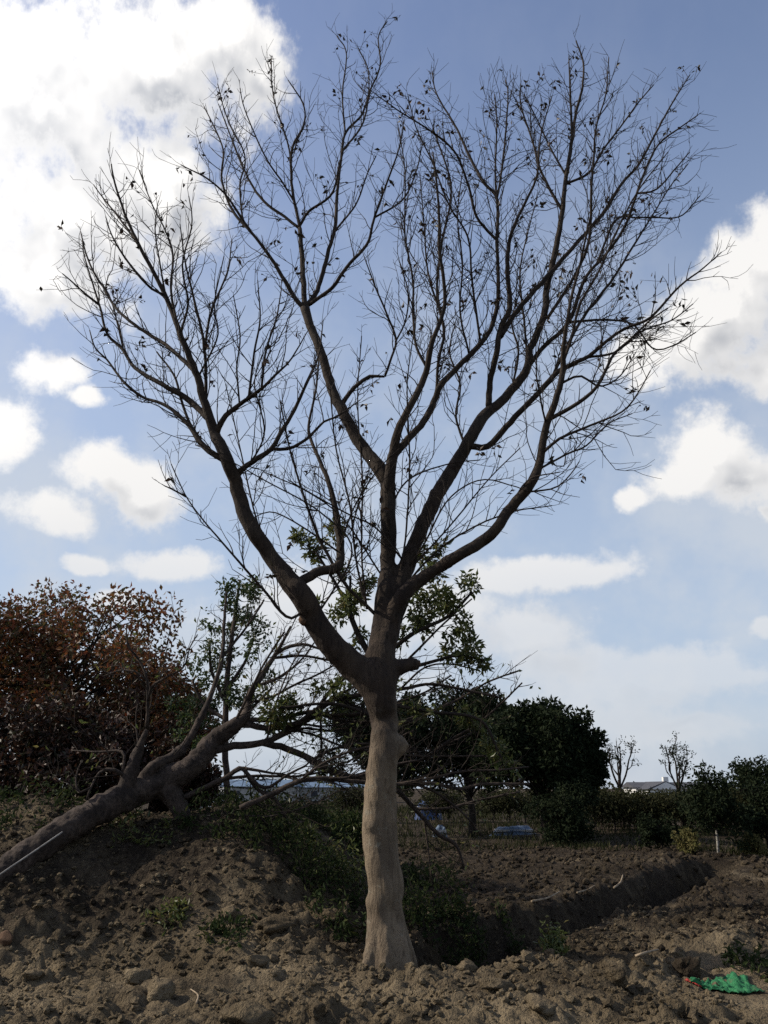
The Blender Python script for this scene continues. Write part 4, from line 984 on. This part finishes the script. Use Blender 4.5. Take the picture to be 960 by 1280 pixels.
def litter():
    g = np.random.default_rng(66); n = 2600; y = 6.1 + 6 * g.random(n) ** 1.3; x = y * g.uniform(-0.6, 0.6, n)
    k = fbm(x, y, 0.8, 2) + g.uniform(-0.5, 0.5, n) > 0.1; x, y = x[k], y[k]; z = H(x, y) + 0.008
    d = np.stack([g.normal(size=len(x)), g.normal(size=len(x)), g.normal(size=len(x)) * 0.15], 1) * 2
    o = link('dry_litter', leaf_mesh('dry_litter', np.stack([x, y, z], 1), 0.055, d, 0.0, 0.22, (0, 0, 0), 67), mat=M['litter']); tag(o, 'dry straw and leaf scraps strewn over the soil', 'litter', kind='stuff')
M['litter'] = leaf_mat('dry_litter', [(0.05, 0.035, 0.02), (0.16, 0.125, 0.075), (0.09, 0.065, 0.04), (0.24, 0.20, 0.14)], 0.1, 0.9)
litter()
# ---------------------------------------------------------------- stones, sticks, litter
def stone(name, px, py, w, label, seed, mat, flat=1.0, tall=1.0, cat='stone', lift=0.25, sub=3, rough=0.3):
    p = wl(px, py); r = w * 0.5 * depth_at(py, p[1]) / F
    me = np_mesh(name, clod_shape(IV3, seed, rough), IF3, True); me.materials.append(mat)
    o = link(name, me, None, (p[0], p[1], p[2] + r * lift * tall)); o.scale = (r, r * flat, r * tall); o.rotation_euler = (0.1 * math.sin(seed), 0.15 * math.cos(seed), seed)
    return tag(o, label, cat)
stone('earth_block', 199, 1248, 40, 'upright block of earth casting shade to the right, in the left foreground', 401, M['rock'], 0.8, 1.5, 'clod')
stone('earth_block', 173, 1228, 30, 'round lump of earth leaning against the upright block', 402, M['rock'], 0.9, 1.1, 'clod')
stone('stone', 348, 1160, 60, 'long flat stone in the shade left of the bare trunk', 403, M['rock'], 0.5, 0.5)
stone('stone', 415, 1150, 46, 'dull stone in the shade nearest the trunk, beside the long flat stone', 404, M['rock'], 0.7, 0.7)
stone('stone', 312, 1276, 56, 'pale smooth boulder at the bottom edge', 405, M['rock'], 0.9, 0.8)
stone('stone', 322, 1205, 36, 'brown stone at the left end of the loose soil round the trunk', 406, M['rock'], 0.8, 0.7)
stone('stone', 285, 1145, 24, 'round stone sitting on the dark side of the heap face', 407, M['rock'], 0.8, 0.9)
stone('stone', 4, 1182, 26, 'yellowish stone cut by the left edge', 408, M['cutwood'], 0.7, 1.4)
stone('stone', 40, 1222, 26, 'grey stone on the left at the foot of the heap', 409, M['rock'], 0.8, 0.7)
stone('earth_block', 680, 1262, 44, 'big clod below the trench in the right foreground', 410, M['clod'], 0.9, 0.8, 'clod')
stone('earth_block', 770, 1225, 36, 'jagged dark clod at the centre right, standing by itself', 411, M['clod'], 0.9, 0.9, 'clod')
stone('earth_block', 848, 1270, 28, 'clod standing on edge near the bottom right', 412, M['rock'], 0.7, 1.3, 'clod')
stone('earth_block', 395, 1268, 30, 'round clod at the bottom, left of centre', 413, M['clod'], 0.9, 0.9, 'clod')
stone('earth_block', 585, 1215, 34, 'crumbling clod right of the trunk\'s foot', 414, M['clod'], 0.9, 0.8, 'clod')
stone('earth_block', 620, 1235, 40, 'broad crumbling clod on the right slope of the trunk\'s soil mound', 415, M['clod'], 0.9, 0.7, 'clod')
stone('earth_block', 860, 1215, 44, 'dark heap of clods above the green netting', 416, M['clod_dark'], 0.9, 0.9, 'clod')

def stick(label, pix, w, mat, lift=0.02):
    pts = []
    for (px, py) in pix:
        p = wl(px, py); pts.append((p[0], p[1], p[2] + lift))
    tl = Tubes(); c = catmull(pts, 14); tl.add(c, np.linspace(w, w * 0.5, 14), 5, 0.1)
    base = c[0]; o = link('stick', tl.build('stick', base), None, tuple(base), mat=mat); return tag(o, label, 'stick')
M['stick'] = plain('pale_stick', (0.24, 0.19, 0.13), 0.9, 0.3, 12, 0.2)
stick('curved pale stick standing on the trench\'s far lip', [(768, 1116), (776, 1108), (779, 1099)], 0.018, M['stick'], 0.06)
stick('long thin stick lying on the ploughed field left of the trench', [(665, 1132), (685, 1128), (700, 1120)], 0.018, M['stick'], 0.05)
stick('thin stick lying along the trench lip', [(722, 1122), (735, 1117), (744, 1112)], 0.015, M['stick'], 0.05)
stick('bent twig at the foot of the soil mound, left foreground', [(245, 1262), (247, 1250), (238, 1243)], 0.008, M['stick'], 0.03)
stick('straight stick below the trench in the right foreground', [(795, 1203), (808, 1198), (824, 1195)], 0.012, M['stick'], 0.04)
# pale pole lying along the felled trunk
a = FB.paths[0]['pts']; ra = FB.paths[0]['rad']
pp = [P(-30, 1115, 8.5), P(0, 1093, 8.62), P(40, 1066, 8.85), P(78, 1040, 9.15)]
tl = Tubes(); tl.add(catmull(pp, 10), np.full(10, 0.008), 8); base = pp[0]
M['pole'] = plain('grey_bamboo', (0.24, 0.23, 0.21), 0.7, 0.2, 8, 0.1)
tag(link('bamboo_pole', tl.build('bamboo_pole', base), None, tuple(base), mat=M['pole']), 'thin pale grey pole lying along the felled trunk at the left edge', 'pole')

def cloth(name, label, cat, px, py, wpx, dpx, mat, seed, amp=0.03):
    """thin crumpled sheet lying on the soil, with thickness"""
    p = wl(px, py); sx = wpx * depth_at(py, p[1]) / F; y0 = wl(px, py + dpx / 2)[1]; y1 = wl(px, py - dpx / 2)[1]
    n, m_ = 42, 22; u, v = np.meshgrid(np.linspace(-0.5, 0.5, n), np.linspace(0, 1, m_))
    wedge = 0.18 + 0.82 * np.clip((u + 0.5) * 1.5, 0, 1) ** 1.2
    X = p[0] + u * sx + 0.03 * fbm(u * 3, v * 2 + seed, 2, 2); Yv = (y0 + y1) / 2 + (v - 0.45) * (y1 - y0) * wedge + 0.10 * (y1 - y0) * fbm(u, v + seed, 3.0, 3) + 0.25 * (y1 - y0) * u
    Z = H(X, Yv) + 0.012 + amp * np.abs(fbm(u * 4 + seed, v * 1.2, 2.0, 3))
    V = np.stack([X, Yv, Z], -1).reshape(-1, 3) - np.array(p); i_ = np.arange(n * m_).reshape(m_, n)
    me = np_mesh(name, V, np.stack([i_[:-1, :-1], i_[:-1, 1:], i_[1:, 1:], i_[1:, :-1]], -1).reshape(-1, 4), True)
    o = link(name, me, None, p, mat=mat); md = o.modifiers.new('t', 'SOLIDIFY'); md.thickness = 0.004
    return tag(o, label, cat)
def net_mat():
    m, b, bs = new_mat('green_net'); p = worldco(b)
    col = b.mix(b.rng(b.noise(p, 60, 3, 0.6), 0.4, 0.65), (0.018, 0.11, 0.045, 1), (0.035, 0.18, 0.075, 1))
    col = b.mix(b.rng(b.noise(p, 7, 6, 0.7), 0.52, 0.66, 0, 0.85), col, (0.10, 0.085, 0.055, 1))
    b.put(bs.inputs['Base Color'], col); bump(b, bs, b.noise(p, 120, 2, 0.5), 0.6, 0.01)
    return m
M['green_net'] = net_mat()
M['red_scrap'] = plain('red_plastic', (0.34, 0.04, 0.03), 0.6, 0.3, 20, 0.3)
cloth('green_netting', 'crumpled bright green netting on the bare soil at the lower right', 'netting', 903, 1236, 84, 16, M['green_net'], 3, 0.05)
cloth('red_scrap', 'scrap of red plastic at the left tip of the green netting', 'plastic scrap', 868, 1231, 15, 6, M['red_scrap'], 5, 0.015)

# ---------------------------------------------------------------- far things: tarpaulins, sheds, houses
def box(tb_, x0, x1, y0, y1, z0, z1):
    n = tb_.n; tb_.V.append(np.array([(x, y, z) for z in (z0, z1) for (x, y) in ((x0, y0), (x1, y0), (x1, y1), (x0, y1))])); tb_.n += 8
    tb_.F.append(np.array([(0, 3, 2, 1), (4, 5, 6, 7), (0, 1, 5, 4), (1, 2, 6, 5), (2, 3, 7, 6), (3, 0, 4, 7)]) + n)
def flat_build(tb_, name):
    me = np_mesh(name, np.vstack(tb_.V), np.vstack(tb_.F), False); return me
M['blue_tarp'] = plain('blue_tarpaulin', (0.02, 0.045, 0.12), 0.6, 0.3, 3, 0.1)
M['pale_tarp'] = plain('pale_blue_tarpaulin', (0.09, 0.13, 0.19), 0.6, 0.25, 3, 0.1)
M['white_wall'] = plain('white_plaster', (0.60, 0.60, 0.58), 0.8, 0.1, 2, 0.1)
M['roof_tile'] = plain('dark_roof_tile', (0.06, 0.062, 0.07), 0.8, 0.2, 3, 0.2)
M['blue_roof'] = plain('blue_sheet_roof', (0.10, 0.15, 0.22), 0.5, 0.15, 2, 0.1)
M['grey_wall'] = plain('grey_block_wall', (0.30, 0.30, 0.29), 0.85, 0.15, 2, 0.2)
M['window'] = plain('window_dark', (0.03, 0.035, 0.045), 0.2, 0.1, 2, 0.0)
def tarp_heap(name, label, px, Y, w, d, h, mat, seed, group=None):
    loc = ground_at(px, Y); t = thing(name, loc, label, 'tarpaulin', group)
    n = 26; u, v = np.meshgrid(np.linspace(-1, 1, n), np.linspace(-1, 1, n)); r8 = (np.abs(u) ** 4 + np.abs(v) ** 4) ** 0.25
    Z = h * np.clip(1 - sstep(0.55, 1.0, r8), 0, 1) * (0.85 + 0.25 * fbm(u + seed, v, 1.1, 3)) - 0.02
    V = np.stack([u * w / 2 * (1 + 0.05 * fbm(v + seed, u, 2, 2)), v * d / 2, Z], -1).reshape(-1, 3); i_ = np.arange(n * n).reshape(n, n)
    me = np_mesh('sheet', V, np.stack([i_[:-1, :-1], i_[:-1, 1:], i_[1:, 1:], i_[1:, :-1]], -1).reshape(-1, 4), True); link('sheet', me, t, mat=mat)
    tb_ = Tubes(); box(tb_, -w * 0.36, w * 0.36, -d * 0.36, d * 0.36, 0.0, h * 0.6); link('stack', flat_build(tb_, 'stack'), t, mat=M['grey_wall'])
    tl = Tubes(); tl.add(catmull([(-w * 0.5, -d * 0.3, h * 0.3), (0, -d * 0.46, h * 0.42), (w * 0.5, -d * 0.3, h * 0.3)], 8), np.full(8, 0.012), 5); link('rope', tl.build('rope'), t, mat=M['twig'])
tarp_heap('tarpaulin_heap', 'dark blue tarpaulin over a stack, seen beneath the evergreens just right of the trunk', 535, 46, 1.6, 1.4, 1.1, M['blue_tarp'], 1)
tarp_heap('tarpaulin_heap', 'small pale blue tarpaulin over a box at the far edge of the field', 548, 29, 0.6, 0.6, 0.42, M['pale_tarp'], 2)
tarp_heap('tarpaulin_heap', 'long low pale blue tarpaulin under the middle evergreen', 640, 31, 1.8, 1.0, 0.34, M['pale_tarp'], 3)
def building(name, label, cat, x, y, w, d, h, roof_h, wallm, roofm, wins, gable_front=False, group=None):
    t = thing(name, (x, y, Hf(x, y) - 0.05), label, cat, group)
    tb_ = Tubes(); box(tb_, -w / 2, w / 2, -d / 2, d / 2, 0, h); wall = link('wall', flat_build(tb_, 'wall'), t, mat=wallm)
    e = 0.35; z0 = h + 0.003
    if gable_front: sec = [(-w / 2 - e, z0), (w / 2 + e, z0), (0, z0 + roof_h)]; V = [(a, yy, b_) for yy in (-d / 2 - e, d / 2 + e) for (a, b_) in sec]
    else: sec = [(-d / 2 - e, z0), (d / 2 + e, z0), (0, z0 + roof_h)]; V = [(xx, a, b_) for xx in (-w / 2 - e, w / 2 + e) for (a, b_) in sec]
    me = bpy.data.meshes.new('roof'); me.from_pydata(V, [], [(0, 1, 2), (3, 5, 4), (0, 3, 4, 1), (1, 4, 5, 2), (2, 5, 3, 0)]); me.update(); rf = link('roof', me, t, mat=roofm)
    if gable_front:
        g_ = bpy.data.meshes.new('gable'); k_ = 0.9; g_.from_pydata([(-w / 2 * k_, -d / 2 - e - 0.02, z0), (w / 2 * k_, -d / 2 - e - 0.02, z0), (0, -d / 2 - e - 0.02, z0 + roof_h * k_), (-w / 2 * k_, -d / 2 - e + 0.1, z0), (w / 2 * k_, -d / 2 - e + 0.1, z0), (0, -d / 2 - e + 0.1, z0 + roof_h * k_)], [], [(0, 1, 2), (3, 5, 4), (0, 3, 4, 1), (1, 4, 5, 2), (2, 5, 3, 0)]); g_.update(); link('gable', g_, t, mat=wallm)
    for (wx, wz, ww, wh) in wins:
        tb_ = Tubes(); box(tb_, wx - ww / 2, wx + ww / 2, -d / 2 - 0.03, -d / 2 + 0.05, wz - wh / 2, wz + wh / 2); f_ = link('window', flat_build(tb_, 'window'), wall, mat=M['window'])
    return t
# houses beyond the nursery rows: only their tops show
X = lambda px, Y: (px - 480) / F * Y / 1.055
building('house', 'white gabled house with dark tiled roof beyond the nursery rows', 'house', X(820, 130), 130, 5.0, 9, 1.45, 1.1, M['white_wall'], M['roof_tile'], [(-1.2, 0.8, 0.7, 0.7), (1.2, 0.8, 0.7, 0.7)], True)
building('house', 'dark-roofed house with a white chimney, right of the white gabled house', 'house', X(850, 138), 138, 7.5, 7, 1.5, 1.0, M['grey_wall'], M['roof_tile'], [(-2, 0.8, 0.8, 0.8), (2, 0.8, 0.8, 0.8)])
building('house', 'long dark roof just left of the white gable', 'house', X(803, 134), 134, 4.0, 7, 1.7, 0.8, M['white_wall'], M['roof_tile'], [(-1, 0.9, 0.7, 0.7), (1, 0.9, 0.7, 0.7)])
tb_ = Tubes(); box(tb_, -0.4, 0.4, -0.4, 0.4, 0, 1.2)
for o in list(C.objects):
    if o.name.startswith('house') and o.get('label', '').startswith('dark-roofed'):
        rf = [c for c in o.children if c.name.startswith('roof')][0]; link('chimney', flat_build(tb_, 'chimney'), rf, (-2.2, 0, 2.1), mat=M['white_wall'])
for (px, Y, w, h, lab, wm, rm) in ((300, 95, 12, 1.6, 'low far shed with blue-grey sheet roof, left of those seen through the felled limbs', M['grey_wall'], M['blue_roof']),
                                   (365, 110, 10, 1.7, 'low far shed with blue-grey roof and pale wall, middle one seen through the felled limbs', M['white_wall'], M['blue_roof']),
                                   (425, 100, 9, 1.5, 'low far shed close left of the bare trunk', M['grey_wall'], M['blue_roof']),
                                   (262, 60, 2.2, 1.2, 'small white shed glimpsed beside the broken downward limb', M['white_wall'], M['grey_wall'])):
    building('shed', lab, 'shed', X(px, Y), Y, w, 6 if w > 3 else 2, h, 0.7 if w > 3 else 0.3, wm, rm, [(-w * 0.3, h * 0.55, w * 0.08, 0.6), (0, h * 0.55, w * 0.08, 0.6), (w * 0.3, h * 0.55, w * 0.08, 0.6)], group='sheds on the far left horizon')
# far wood along the horizon
def far_wood():
    g = np.random.default_rng(99); cen = []
    for x in np.arange(-170, 230, 3.2):
        y = 170 + g.uniform(-12, 12); h = g.uniform(2.2, 3.4) * (1.0 if x < 0 else 0.8); cen.append((np.array((x + g.normal(), y, h * 0.45)), h * 0.62))
    pos, dr = clump_points(cen, g, 2.2); pos[:, 2] = np.abs(pos[:, 2]) + 0.1
    o = link('far_wood', leaf_mesh('far_wood', pos, 0.9, dr, 0, 0.6, (0, 0, 0), 98), mat=M['nursery_leaf']); tag(o, 'far line of woodland along the horizon', 'woodland', kind='stuff')
far_wood()
print('triangles about', sum(len(o.data.loops) - 2 * len(o.data.polygons) for o in C.objects if o.type == 'MESH'))
